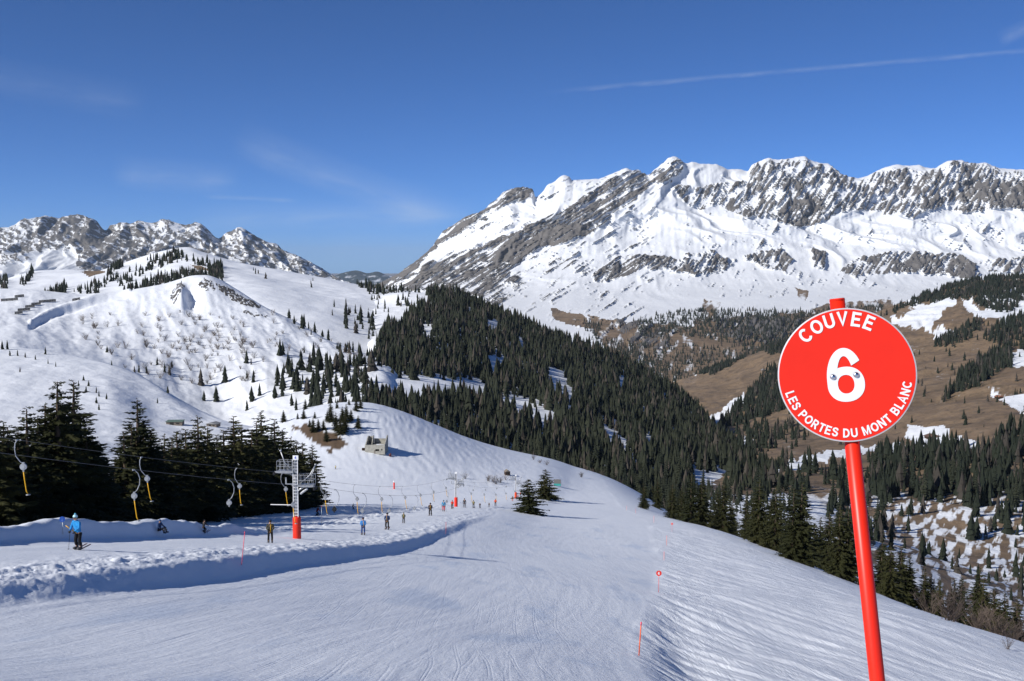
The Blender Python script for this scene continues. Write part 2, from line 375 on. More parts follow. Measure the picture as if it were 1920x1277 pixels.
# ------------------------------------------------------------------ hills and ranges: lofted sheets with real distance
SHEETS = {}
def row(pts, pxs):
    p = np.array(pts, float); y = pchip(p[:, 0], p[:, 1], np.clip(pxs, p[0, 0], p[-1, 0])); d = np.exp(pchip(p[:, 0], np.log(p[:, 2]), np.clip(pxs, p[0, 0], p[-1, 0])))
    return P(pxs, y, d)
def sheet(name, px0, px1, nc, rows, subs, disp, mat, label, attrs=None, back=(300, 140), side=(0, 0), sdrop=70):
    pxs = np.linspace(px0, px1, nc)
    R = [row(r, pxs) for r in rows]
    lo = R[0].copy(); lo[:, 2] -= 60 + 0.02 * lo[:, 1]; lo[:, 1] *= 0.93; lo[:, 0] *= 0.93
    cr = R[-1]; b1 = cr.copy(); b1[:, 1] += back[0] * 0.35; b1[:, 0] *= b1[:, 1] / cr[:, 1]; b1[:, 2] -= back[1] * 0.22
    b2 = cr.copy(); b2[:, 1] += back[0]; b2[:, 0] *= b2[:, 1] / cr[:, 1]; b2[:, 2] -= back[1]
    ctl = np.stack([lo] + R + [b1, b2]); kn = np.arange(len(ctl), dtype=float)
    q = [np.linspace(i, i + 1, s, endpoint=False) for i, s in enumerate([4] + list(subs) + [4, 4])]
    q = np.concatenate(q + [np.array([kn[-1]])])
    G = pchip(kn, ctl, q)                               # (nr,nc,3)
    v = q[:, None] - 1 + 0 * G[..., 0]                  # 0 at the lowest visible row
    nl = len(rows) - 1
    edge = np.clip(1 - np.abs(v - nl) / 0.35, 0, 1)      # 1 on the crest
    px, py = PROJ(G); at = attrs(px, py, G, v) if attrs else {}
    disp(G, v, nl, edge, at)
    for w, e in ((side[0], px0), (side[1], px1)):
        if w: G[..., 2] -= sdrop * (1 - sstep(0, w, np.abs(pxs - e)))[None, :] ** 1.5
    px, py = PROJ(G)
    nr = len(q)
    at = {'rock': at.get('rock', np.zeros((nr, nc))), 'brown': at.get('brown', np.zeros((nr, nc)))}
    me = mesh_np(name, G.reshape(-1, 3), grid_faces(nr, nc), True, at)
    o = link(name, me, mat); tag(o, label, kind='structure')
    front = v <= nl + 0.02
    pxb = np.arange(-400, 2400, 8.0); hz = np.full(len(pxb), 3000.0)
    bi = np.clip(((px + 400) / 8).round().astype(int), 0, len(pxb) - 1); f = front & (v >= 0)
    np.minimum.at(hz, bi[f], py[f]); 
    ev = hz < 2999
    if ev.any(): hz = np.where(ev, np.interp(pxb, pxb[ev], hz[ev]), 3000)
    hz[(pxb < px0 - 8) | (pxb > px1 + 8)] = 3000
    SHEETS[name] = dict(G=G, px=px, py=py, v=v, nl=nl, hz=(pxb, hz), d=float(np.median(G[..., 1])), front=front & (v >= 0))
    return o
def on_sheet(name, px, py):
    s = SHEETS[name]; e = (s['px'] - px) ** 2 + (s['py'] - py) ** 2 + np.where(s['front'], 0, 1e6)
    i = np.unravel_index(int(np.argmin(e)), e.shape); return Vector(s['G'][i])
def upnoise(amp, wl, seed, oct=5, ridged=False, crest=0.3, gain=0.5):
    def f(G, v, nl, edge, at):
        n = fbm(G[..., 0] / wl, G[..., 1] / wl, oct, seed, gain, ridged)
        G[..., 2] += amp * n * (1 - (1 - crest) * edge)
    return f

# far blue hills and the pale plain below everything
def build_ground():
    me = mesh_np('ground', np.array([(-70000, -3000, -460), (70000, -3000, -460), (70000, 75000, -460), (-70000, 75000, -460)], float), np.array([[0, 1, 2, 3]]), True, {'rock': np.zeros(4), 'brown': np.ones(4)})
    o = link('ground', me, MAT_VAL); tag(o, 'valley floor far below the ski area', kind='structure')
MAT_NEARHILL = mat_hill('snow_hill', 0.05, 1.0, rock=(0.06, 0.052, 0.045), rock2=(0.15, 0.135, 0.12), nscale=0.03)
MAT_VAL = mat_hill('winter_meadow', 0.03, 3.0, nscale=0.02, rock=(0.10, 0.09, 0.08), rock2=(0.2, 0.18, 0.16))
MAT_MT = mat_hill('mountain', 0.006, 5.0, rock=(0.088, 0.080, 0.074), rock2=(0.205, 0.188, 0.170), nscale=0.006, soft=0.07, snow=(0.79, 0.805, 0.825))
MAT_FARH = mat_hill('wooded_hill', 0.002, 10, rock=(0.02, 0.03, 0.03), rock2=(0.035, 0.045, 0.04), nscale=0.001)
build_ground()

sheet('distant_hills', 560, 860, 90,
      [[(560, 545, 22000), (860, 545, 22000)], [(560, 530, 23500), (700, 524, 24000), (860, 535, 24000)],
       [(560, 525, 25000), (620, 519, 25000), (645, 511, 25000), (668, 507, 25500), (690, 512, 25500), (706, 509, 25500), (728, 517, 25500), (760, 523, 26000), (860, 528, 26000)]],
      [6, 8], upnoise(25, 700, 5, 4), MAT_FARH, 'low wooded hills far off between the two ranges',
      lambda px, py, G, v: {'rock': 0.78 + 0.5 * fbm(px / 14, py / 5, 3, 9) - np.where(py < 515, 0.0, 0.15)}, back=(2500, 400))

# ---- the far range on the left
def disp_left(G, v, nl, edge, at):
    x = G[..., 0]; s = v
    w = 0.4 * fbm(x / 900, s * 0.8, 3, 41)
    g = fbm(x / 330 + w * 2 + 0.45 * s, s * 0.9 + w, 4, 43, 0.5, True); rk = sstep(0.3, 0.6, at['rock'])
    k = 0.25 + 0.75 * (1 - edge)
    G[..., 1] -= 150 * g * k * np.clip(s, 0, 1) + 15 * rk * k; G[..., 2] += 35 * g * k + (10 + 12 * rk) * fbm(x / 70, s * 6, 4, 44, 0.65)
def attr_left(px, py, G, v):
    gx = px + 0.55 * py
    n = 0.9 * fbm((px - 0.55 * py) / 8, (py + 0.4 * px) / 15, 6, 51, 0.72) + 0.7 * fbm((py - 0.35 * px) / 6, (px + 0.4 * py) / 26, 5, 57, 0.7)
    crest = np.interp(px, [0, 150, 250, 400, 455, 600, 680], [428, 404, 418, 440, 428, 500, 545])
    dep = py - crest
    base = 0.53 + 0.14 * np.exp(-((px - 150) / 70) ** 2) * (dep < 55) + 0.12 * np.exp(-((px - 210) / 120) ** 2) * np.exp(-((dep - 60) / 30) ** 2)
    base = base - 0.5 * sstep(52, 80, dep - 0.08 * np.abs(px - 100)) * (px < 150) - 0.16 * np.exp(-((px - 110) / 36) ** 2) * (dep > 50)
    base = base - 0.10 * np.exp(-(dep / 5) ** 2)
    return {'rock': base - 0.02 + 1.0 * n}
sheet('far_range', -330, 720, 420,
      [[(-330, 620, 9500), (0, 600, 9500), (300, 590, 9800), (720, 590, 10500)],
       [(-330, 540, 10800), (0, 520, 10800), (300, 520, 11000), (560, 540, 11500), (720, 565, 12000)],
       [(-330, 480, 11600), (0, 470, 11600), (200, 472, 11700), (400, 480, 11900), (560, 505, 12100), (720, 556, 12500)],
       [(-330, 430, 12300), (-200, 410, 12300), (-100, 425, 12300), (0, 429, 12300), (30, 425, 12300), (45, 414, 12300), (62, 411, 12300), (85, 405, 12300), (100, 409, 12300), (118, 410, 12300), (135, 405, 12300), (150, 403, 12300), (165, 408, 12300), (182, 415, 12300), (199, 433, 12400),
        (215, 424, 12400), (235, 418, 12400), (246, 420, 12400), (262, 416, 12400), (290, 419, 12400), (312, 414, 12400), (332, 419, 12400), (352, 424, 12400), (368, 418, 12400), (382, 423, 12400), (396, 437, 12450), (412, 449, 12450), (424, 441, 12500), (440, 433, 12500), (454, 428, 12500), (466, 434, 12500), (484, 446, 12550), (500, 454, 12550), (522, 460, 12600), (530, 469, 12600), (560, 481, 12600), (600, 502, 12700), (640, 524, 12800), (720, 552, 13000)]],
      [14, 44, 60], disp_left, MAT_MT, 'jagged grey and white range on the left skyline', attr_left, back=(1500, 500))

# ---- the long range on the right
MTC = [(700, 541), (740, 520), (765, 502), (790, 484), (812, 462), (822, 447), (830, 436), (842, 428), (868, 411), (884, 404), (905, 398), (918, 384), (932, 374), (944, 361), (958, 356), (976, 353), (990, 354), (999, 358), (1003, 371), (1020, 358), (1026, 349), (1040, 342), (1048, 334), (1058, 330), (1066, 332), (1074, 339), (1090, 338), (1106, 337), (1122, 336), (1140, 330), (1160, 322), (1174, 317), (1184, 322), (1196, 320), (1204, 327), (1214, 330), (1226, 320), (1244, 306), (1254, 297), (1264, 295), (1276, 301), (1286, 307), (1300, 304), (1316, 308), (1340, 308), (1352, 312), (1366, 318), (1384, 317), (1402, 321), (1410, 309), (1424, 303), (1440, 296), (1456, 299), (1480, 298), (1505, 294), (1520, 302), (1536, 306), (1552, 308), (1562, 318), (1576, 328), (1592, 333), (1606, 336), (1622, 332), (1644, 321), (1662, 314), (1682, 310), (1700, 312), (1722, 310), (1734, 315), (1748, 318), (1764, 309), (1778, 303), (1800, 302), (1812, 307), (1832, 307), (1846, 306), (1862, 313), (1880, 317), (1920, 320), (1990, 330), (2060, 312), (2130, 325), (2260, 318)]
def mcrest(px): a = np.array(MTC); return np.interp(px, a[:, 0], a[:, 1])
def disp_mt(G, v, nl, edge, at):
    x = G[..., 0]; k = (1 - 0.85 * edge); rk = sstep(0.3, 0.6, at['rock'])
    w = fbm(x / 1200, v * 0.7, 3, 61)
    g = fbm(x / 520 - 0.5 * v + w * 1.4, v * 0.4 + w, 3, 63, 0.42, True)
    amp = np.interp(v, [0, 1, 2, 3, 4, 5, 6, 7], [30, 20, 15, 40, 80, 120, 90, 70])
    G[..., 1] -= amp * g * k; G[..., 2] += 0.2 * amp * g * k
    g2 = fbm(x / 130 - 0.8 * v, v * 1.3, 4, 64, 0.6, True)
    G[..., 1] -= 45 * g2 * rk * k + 8 * rk; G[..., 2] += (9 * g2 * rk + 10 * fbm(x / 45, v * 8, 4, 66, 0.65) * rk) * (0.55 + 0.45 * k) + 7 * edge * fbm(x / 38, v * 0, 4, 69, 0.65)
    G[..., 1] -= 16 * fbm(x / 55 - 1.2 * v, v * 1.0, 4, 68, 0.6) * k * np.clip(v - 1.5, 0, 1)
RK = [  # bare limestone, (polygon, strength)
    ([(700, 545), (760, 505), (815, 458), (838, 428), (930, 372), (960, 352), (1000, 352), (1004, 372), (960, 386), (900, 420), (850, 446), (812, 472), (770, 520), (740, 540)], 0.60),
    ([(740, 545), (800, 500), (880, 470), (960, 440), (1060, 395), (1130, 350), (1165, 318), (1212, 326), (1205, 360), (1160, 400), (1110, 440), (1060, 460), (1000, 470), (950, 520), (900, 560), (850, 550)], 0.56),
    ([(940, 470), (1010, 440), (1075, 425), (1110, 440), (1060, 462), (1000, 475), (960, 500), (900, 490)], 0.35),
    ([(1225, 322), (1250, 295), (1280, 300), (1275, 330), (1240, 350), (1215, 352), (1180, 395), (1150, 400), (1200, 345)], 0.50),
    ([(1255, 345), (1300, 355), (1340, 345), (1400, 338), (1412, 305), (1450, 296), (1560, 312), (1600, 335), (1660, 318), (1740, 318), (1780, 302), (1960, 320), (2260, 320), (2260, 410), (1930, 405), (1880, 398), (1800, 402), (1760, 390), (1700, 415), (1660, 405), (1620, 395), (1560, 405), (1530, 425), (1480, 428), (1440, 415), (1390, 412), (1350, 385), (1310, 395), (1270, 372)], 0.43),
    ([(1470, 380), (1535, 385), (1530, 425), (1480, 428), (1450, 410)], 0.30),
    ([(1760, 340), (1930, 345), (1930, 405), (1860, 395), (1770, 380)], 0.22),
    ([(1110, 515), (1140, 490), (1180, 478), (1230, 482), (1300, 490), (1350, 478), (1370, 500), (1330, 518), (1280, 512), (1210, 505), (1150, 528), (1118, 530)], 0.50),
    ([(1280, 480), (1330, 474), (1376, 490), (1372, 500), (1300, 500)], 0.45),
    ([(1390, 480), (1460, 470), (1480, 490), (1470, 512), (1430, 505)], 0.50),
    ([(1515, 470), (1545, 470), (1545, 508), (1520, 505)], 0.50),
    ([(1570, 512), (1600, 485), (1650, 478), (1720, 476), (1790, 480), (1822, 500), (1820, 525), (1780, 522), (1720, 512), (1650, 518), (1600, 520)], 0.48),
    ([(1775, 490), (1822, 495), (1825, 522), (1790, 528), (1765, 510)], 0.30),
    ([(1330, 598), (1400, 592), (1500, 598), (1510, 640), (1430, 645), (1350, 632)], 0.60), ([(1150, 600), (1200, 602), (1260, 620), (1240, 660), (1180, 650)], 0.52), ([(880, 560), (960, 520), (1040, 480), (1060, 490), (980, 545), (920, 580)], 0.34), ([(1000, 560), (1080, 520), (1120, 500), (1100, 540), (1040, 575)], 0.30),
    ([(1830, 490), (1990, 480), (1990, 520), (1850, 510)], 0.42)]
BRN = [([(1030, 580), (1090, 588), (1120, 620), (1080, 612), (1040, 600)], 0.75), ([(1100, 590), (1150, 600), (1300, 612), (1310, 720), (1200, 720), (1130, 650)], 0.62),
       ([(1320, 560), (1350, 566), (1345, 590), (1310, 610)], 0.55), ([(1300, 600), (1520, 585), (1640, 575), (1640, 720), (1300, 760)], 0.72), ([(1490, 540), (1515, 545), (1512, 566), (1495, 556)], 0.6), ([(1520, 575), (1660, 560), (1700, 570), (1640, 600), (1540, 600)], 0.55)]
def attr_mt(px, py, G, v):
    dep = py - mcrest(px)
    rot = (px + 0.62 * py); acr = (py + 0.62 * px)            # beds dip to the left
    n1 = fbm(acr / 6, rot / 50, 6, 71, 0.72); n2 = 0.95 * fbm((px + 0.60 * py) / 5.2, (py - 0.60 * px) / 46, 5, 73, 0.66) + 0.28 * fbm(px / 16, py / 9, 4, 74, 0.6); n3 = fbm(px / 50, py / 30, 3, 75)
    right = sstep(1180, 1330, px)
    n = 1.45 * n1 * (1 - right) + n2 * right
    wx = px + 7 * fbm(px / 22, py / 22, 4, 81); wy = py + 7 * fbm(px / 22 + 40, py / 22, 4, 82)
    m = np.full(px.shape, -0.10)
    for q, s in RK:
        i = inpoly(wx, wy, q); m = np.where(i, np.maximum(m, s) if s >= 0.42 else m + s, m)
    # thin snow line under the skyline on the right
    m = m - 0.28 * np.exp(-(dep / 9) ** 2) * sstep(1020, 1120, px)
    mid = sstep(60, 130, dep) * (1 - sstep(555, 590, py)); m = m + 0.07 * mid * (n3 > 0.05)
    r = m + 1.35 * n + 0.30 * n3
    b = np.full(px.shape, 0.0)
    for q, s in BRN: b = np.where(inpoly(wx, wy, q), np.maximum(b, s), b)
    b = b + 0.6 * fbm((px + 0.3 * py) / 16, (py - 0.3 * px) / 22, 5, 85, 0.6) * (b > 0) 
    return {'rock': r, 'brown': b}
sheet('mountain_range', 690, 2260, 760,
      [[(690, 600, 4600), (900, 660, 3800), (1100, 770, 3300), (1300, 790, 3100), (1500, 730, 3300), (1700, 690, 3600), (2260, 680, 3800)],
       [(690, 580, 5600), (900, 610, 4800), (1100, 650, 4300), (1300, 660, 4200), (1500, 650, 4300), (1700, 625, 4600), (2260, 610, 4600)],
       [(690, 565, 6600), (900, 572, 5800), (1040, 588, 5300), (1150, 594, 5100), (1300, 590, 5100), (1420, 582, 5200), (1600, 575, 5300), (1800, 565, 5400), (2260, 560, 5400)],
       [(690, 557, 7400), (800, 545, 6900), (950, 545, 6500), (1100, 545, 6300), (1300, 540, 6300), (1600, 540, 6300), (2260, 535, 6400)],
       [(690, 553, 8200), (800, 522, 7500), (950, 495, 7200), (1100, 470, 7100), (1300, 458, 7100), (1600, 462, 7100), (2260, 460, 7200)],
       [(690, 548, 8700), (800, 502, 8000), (950, 430, 7700), (1100, 395, 7600), (1250, 375, 7600), (1400, 395, 7500), (1600, 400, 7500), (1800, 398, 7500), (2260, 400, 7600)],
       [(a, b, 9000 - 900 * float(sstep(700, 1000, a))) for a, b in MTC]],
      [16, 24, 30, 56, 64, 74], disp_mt, MAT_MT, 'long snowy limestone range filling the skyline on the right', attr_mt, back=(1200, 500))

# ---- rounded hill on the left behind the bowl
def disp_soft(a1, w1, a2, w2, seed):
    def f(G, v, nl, edge, at):
        x, y = G[..., 0], G[..., 1]
        G[..., 2] += (a1 * fbm(x / w1, y / w1, 4, seed) + a2 * fbm(x / w2, y / w2, 4, seed + 9)) * (1 - 0.75 * edge)
    return f
def attr_rear(px, py, G, v):
    b = np.zeros(px.shape); wx = px + 5 * fbm(px / 12, py / 12, 3, 91)
    for q in ([(150, 508), (180, 504), (200, 512), (165, 520)], [(355, 495), (385, 500), (400, 508), (370, 505)]): b[inpoly(wx, py, q)] = 0.8
    return {'brown': b}
sheet('rear_hill', -330, 1000, 330,
      [[(-330, 640, 1300), (150, 640, 1250), (420, 640, 1150), (600, 690, 1000), (800, 740, 950), (1000, 800, 900)],
       [(-330, 590, 1500), (150, 590, 1450), (420, 580, 1350), (600, 615, 1200), (720, 650, 1150), (860, 690, 1100), (1000, 740, 1100)],
       [(-330, 555, 1750), (0, 550, 1750), (150, 545, 1750), (300, 535, 1700), (420, 530, 1600), (600, 562, 1500), (720, 590, 1450), (860, 620, 1400), (1000, 680, 1350)],
       [(-330, 525, 2000), (0, 527, 2000), (100, 522, 2000), (250, 505, 2000), (335, 492, 1950), (430, 505, 1850), (600, 540, 1750), (720, 555, 1700), (860, 580, 1650), (1000, 640, 1600)],
       [(-330, 520, 2250), (-60, 522, 2200), (0, 524, 2200), (40, 514, 2200), (75, 507, 2200), (130, 505, 2200), (180, 508, 2200), (220, 496, 2200), (270, 480, 2180), (310, 469, 2150), (335, 464, 2150), (352, 463, 2150), (380, 472, 2130), (420, 484, 2100), (480, 499, 2050), (540, 509, 2000), (600, 519, 1980), (660, 531, 1950), (710, 540, 1900), (770, 546, 1850), (850, 565, 1800), (1000, 625, 1750)]],
      [20, 30, 40, 40], disp_soft(5, 160, 1.6, 40, 101), MAT_NEARHILL, 'rounded snow hill with strips of conifers on the left', attr_rear, side=(0, 120))

# ---- the bowl with bare shrubs, road along its crest and a rock face
def disp_bowl(G, v, nl, edge, at):
    x, y = G[..., 0], G[..., 1]; px, py = PROJ(G)
    g = fbm((x + 0.5 * y) / 26, (y - 0.5 * x) / 130, 4, 111, 0.55)
    k = 1 - 0.9 * edge
    gr_ = fbm((x + 0.35 * y) / 42, (y - 0.35 * x) / 300, 4, 117, 0.55, True)
    G[..., 2] += (2.0 * g + 2.4 * gr_ * np.clip(v - 0.6, 0, 1) * sstep(120, 300, px) + 0.6 * fbm(x / 10, y / 10, 4, 113)) * k
    # hollow under the rock face
    G[..., 2] -= 8 * (1 + 0.5 * fbm(px / 9, py / 9, 3, 119)) * np.exp(-(((px - 362) / 15) ** 2 + ((py - 558) / 26) ** 2)) * k - 5 * np.exp(-(((px - 340) / 9) ** 2 + ((py - 556) / 22) ** 2)) * k
    # road bench
    rx = np.array([(58, 640), (75, 625), (60, 606), (75, 596), (120, 578), (180, 558), (240, 549)])
    yr = np.interp(px, [60, 75, 120, 180, 240], [606, 596, 578, 558, 549]); on = (px > 55) & (px < 245)
    G[..., 2] += np.where(on, 2.0 * np.exp(-((py - yr + 3) / 4) ** 2) - 2.5 * np.exp(-((py - yr - 7) / 5) ** 2), 0)
def attr_bowl(px, py, G, v):
    wx = px + 6 * fbm(px / 10, py / 10, 4, 121); wy = py + 6 * fbm(px / 10 + 7, py / 10, 4, 122)
    r = np.zeros(px.shape)
    for q, s in (([(325, 545), (338, 528), (348, 535), (340, 560), (328, 572), (318, 562)], 0.55), ([(370, 530), (382, 524), (398, 530), (404, 545), (392, 548), (380, 540)], 0.55),
              ([(400, 530), (425, 536), (460, 560), (492, 575), (486, 580), (455, 574), (430, 558), (408, 544)], 0.62), ([(455, 585), (500, 592), (505, 598), (460, 592)], 0.5)):
        r = np.where(inpoly(wx, wy, q), s, r)
    r = r + 0.9 * fbm((px + py) / 5, (py - px) / 9, 4, 125, 0.65) * (r > 0)
    b = np.zeros(px.shape); return {'rock': r, 'brown': b}
sheet('shrub_bowl', -330, 860, 420,
      [[(-330, 760, 560), (0, 740, 600), (200, 790, 620), (400, 850, 600), (560, 850, 560), (700, 830, 560), (860, 870, 540)],
       [(-330, 680, 720), (0, 660, 740), (150, 690, 760), (300, 745, 760), (420, 790, 740), (560, 770, 720), (700, 740, 740), (860, 770, 720)],
       [(-330, 630, 860), (0, 620, 880), (150, 640, 900), (300, 665, 900), (420, 690, 880), (560, 700, 860), (700, 690, 880), (860, 730, 850)],
       [(-330, 590, 980), (0, 585, 1000), (150, 598, 1020), (300, 590, 1040), (420, 605, 1030), (560, 650, 980), (700, 675, 960), (860, 715, 930)],
       [(-330, 548, 1100), (-60, 545, 1100), (0, 541, 1100), (60, 543, 1100), (120, 549, 1110), (165, 553, 1110), (210, 551, 1120), (260, 541, 1130), (300, 534, 1140), (335, 524, 1150), (360, 517, 1150), (385, 516, 1150), (410, 523, 1150), (440, 540, 1140), (492, 573, 1110), (560, 606, 1080), (620, 640, 1040), (700, 668, 1010), (860, 708, 980)]],
      [16, 34, 48, 56], disp_bowl, MAT_NEARHILL, 'snowy bowl dotted with bare shrubs under the crest road', attr_bowl, side=(0, 160), sdrop=70)

# ---- bare white hill behind the row of firs
sheet('white_hill', -330, 620, 200,
      [[(-330, 960, 230), (0, 950, 240), (300, 930, 300), (500, 900, 340), (620, 880, 380)],
       [(-330, 860, 320), (0, 850, 330), (250, 840, 370), (420, 840, 400), (520, 840, 430), (620, 850, 450)],
       [(-330, 740, 450), (0, 740, 460), (200, 750, 470), (300, 785, 470), (420, 805, 470), (520, 818, 470), (620, 830, 480)],
       [(-330, 640, 590), (-60, 644, 600), (0, 649, 600), (60, 655, 600), (150, 670, 590), (220, 688, 570), (262, 704, 560), (300, 728, 540), (345, 758, 520), (380, 775, 510), (420, 788, 500), (520, 808, 500), (620, 828, 500)]],
      [14, 40, 60], disp_soft(2.2, 60, 0.5, 9, 131), MAT_NEARHILL, 'smooth white hill behind the row of firs', back=(120, 40), side=(0, 60), sdrop=30)

# ---- forested ridge in the middle
CLEAR = [[(770, 702), (830, 712), (900, 712), (912, 728), (905, 748), (870, 740), (800, 728)], [(930, 742), (985, 752), (1035, 772), (1042, 795), (1000, 782), (950, 762)], [(1015, 684), (1050, 700), (1078, 738), (1060, 742), (1030, 712)],
         [(630, 515), (700, 530), (800, 545), (800, 562), (765, 575), (745, 600), (700, 590), (630, 560)], [(910, 600), (935, 602), (930, 622), (912, 618)], [(690, 700), (760, 705), (800, 735), (790, 745), (740, 740), (700, 735)],
         [(912, 668), (945, 672), (945, 690), (915, 686)], [(1120, 800), (1160, 812), (1180, 840), (1130, 830)], [(1205, 815), (1230, 820), (1225, 840), (1205, 835)], [(965, 630), (985, 640), (975, 650)], [(790, 610), (810, 612), (812, 630), (795, 628)], [(1090, 640), (1112, 650), (1105, 660)], [(1150, 705), (1175, 712), (1165, 722)], [(1295, 880), (1370, 890), (1360, 930), (1300, 920)]]
sheet('forest_ridge', 620, 1480, 260,
      [[(620, 830, 480), (700, 840, 500), (800, 880, 520), (950, 930, 520), (1100, 960, 500), (1250, 1010, 430), (1350, 1050, 380), (1480, 1120, 330)],
       [(620, 770, 640), (700, 775, 650), (800, 800, 650), (950, 850, 640), (1100, 890, 620), (1250, 940, 560), (1350, 970, 520), (1480, 1010, 480)],
       [(620, 690, 900), (700, 700, 880), (800, 720, 860), (950, 770, 840), (1100, 815, 800), (1250, 870, 740), (1350, 900, 700), (1480, 940, 640)],
       [(620, 620, 1250), (700, 630, 1200), (800, 640, 1150), (950, 690, 1120), (1100, 745, 1080), (1250, 810, 1000), (1350, 860, 900), (1480, 905, 800)],
       [(620, 570, 1600), (700, 580, 1500), (800, 582, 1450), (900, 605, 1420), (1000, 645, 1400), (1100, 685, 1350), (1200, 735, 1280), (1300, 800, 1180), (1380, 858, 1020), (1480, 900, 900)],
       [(620, 548, 1780), (700, 552, 1700), (760, 548, 1650), (800, 550, 1640), (850, 556, 1640), (900, 572, 1640), (950, 594, 1620), (1000, 615, 1600), (1050, 634, 1580), (1100, 652, 1550), (1150, 672, 1520), (1200, 700, 1480), (1250, 730, 1420), (1300, 765, 1350), (1350, 815, 1220), (1390, 860, 1080), (1480, 895, 950)]],
      [20, 32, 36, 36, 24], disp_soft(5, 120, 1.2, 22, 141), MAT_NEARHILL, 'snowy ridge under the dark conifer forest in the middle', back=(400, 160), side=(90, 0), sdrop=90)

# ---- right side of the valley: winter meadows with snow patches
SNOWP = [[(1670, 604), (1720, 580), (1785, 553), (1790, 570), (1760, 598), (1742, 628), (1690, 615)], [(1836, 560), (1930, 530), (1930, 590), (1870, 600), (1848, 580)], [(1800, 560), (1850, 585), (1905, 600), (1890, 612), (1830, 600)],
         [(1698, 803), (1760, 812), (1835, 830), (1840, 842), (1780, 850), (1725, 846), (1702, 822)], [(1850, 735), (1930, 742), (1930, 785), (1895, 765)], [(1440, 880), (1560, 848), (1700, 832), (1670, 850), (1540, 868), (1460, 890)],
         [(1325, 790), (1395, 745), (1392, 765), (1345, 812)], [(1740, 630), (1790, 625), (1800, 640), (1760, 645)], [(1880, 670), (1930, 660), (1930, 700), (1900, 700)], [(1220, 690), (1300, 675), (1310, 705), (1250, 712)], [(1360, 830), (1420, 818), (1400, 845), (1360, 850)], [(1690, 560), (1700, 556), (1760, 590), (1740, 596)]]
FOR_E = [([(1620, 852), (1700, 852), (1760, 838), (1830, 842), (1880, 815), (1960, 780), (2260, 740), (2260, 940), (1960, 940), (1880, 962), (1780, 945), (1640, 935)], 1.0),
         ([(1765, 757), (1800, 702), (1850, 668), (1895, 652), (1898, 690), (1840, 722), (1790, 748)], 1.0), ([(1838, 642), (1880, 602), (1960, 585), (2260, 560), (2260, 650), (1960, 665), (1860, 648)], 1.0),
         ([(1740, 650), (1790, 622), (1830, 605), (1850, 612), (1815, 636), (1770, 662)], 0.8), ([(1640, 600), (1740, 552), (1800, 530), (1860, 516), (1960, 510), (2260, 500), (2260, 548), (1840, 556), (1790, 562), (1700, 578)], 1.0),
         ([(1790, 555), (1850, 545), (1920, 560), (1900, 590), (1840, 578)], 0.8), ([(1300, 702), (1380, 655), (1480, 612), (1560, 600), (1560, 640), (1470, 668), (1420, 660), (1340, 702)], 1.0), ([(1440, 690), (1470, 700), (1480, 770), (1400, 792), (1340, 812), (1370, 770), (1420, 720)], 0.9),
         ([(1340, 830), (1420, 800), (1480, 790), (1500, 820), (1440, 850), (1380, 860)], 0.3), ([(1400, 880), (1470, 850), (1500, 870), (1620, 870), (1640, 940), (1500, 960), (1420, 940)], 0.55)]
def attr_val(px, py, G, v):
    b = 0.72 + 0.25 * fbm(px / 60, py / 30, 4, 151)
    sn = softpoly(px, py, SNOWP, 14, 24, 153)
    b = np.where(sn, 0.28, b) + 0.42 * fbm(px / 14, py / 7, 4, 155, 0.6) * np.where(sn, 1.0, 0.35)
    low = sstep(905, 950, py + 12 * fbm(px / 40, py / 40, 3, 157)) * sstep(1500, 1600, px)
    b = b * (1 - low) + low * (0.50 + 0.95 * fbm((px - 0.5 * py) / 22, (py + 0.4 * px) / 13, 5, 159, 0.6))
    fl = sstep(905, 950, py) * (1 - sstep(1500, 1600, px)); b = b * (1 - fl) + fl * 0.25
    streaks = fbm((px + py) / 18, (py - 0.5 * px) / 5, 4, 161, 0.6); top = (py < 640) & (px > 1660); b = np.where(top, b - 0.45 * np.clip(streaks, 0, 1), b)
    b = np.where(b > 0.5, np.maximum(b, 0.62), b)
    return {'brown': b}
def disp_val(G, v, nl, edge, at):
    x, y = G[..., 0], G[..., 1]; w = fbm(x / 300, y / 300, 3, 175)
    g = fbm((x + 0.6 * y) / 150 + 1.5 * w, (y - 0.4 * x) / 620, 4, 173, 0.55, True)
    G[..., 2] += (9 * fbm(x / 200, y / 200, 4, 171) + 1.6 * fbm(x / 30, y / 30, 4, 180) + 11 * g * np.clip((y - 700) / 900, 0, 1)) * (1 - 0.75 * edge)
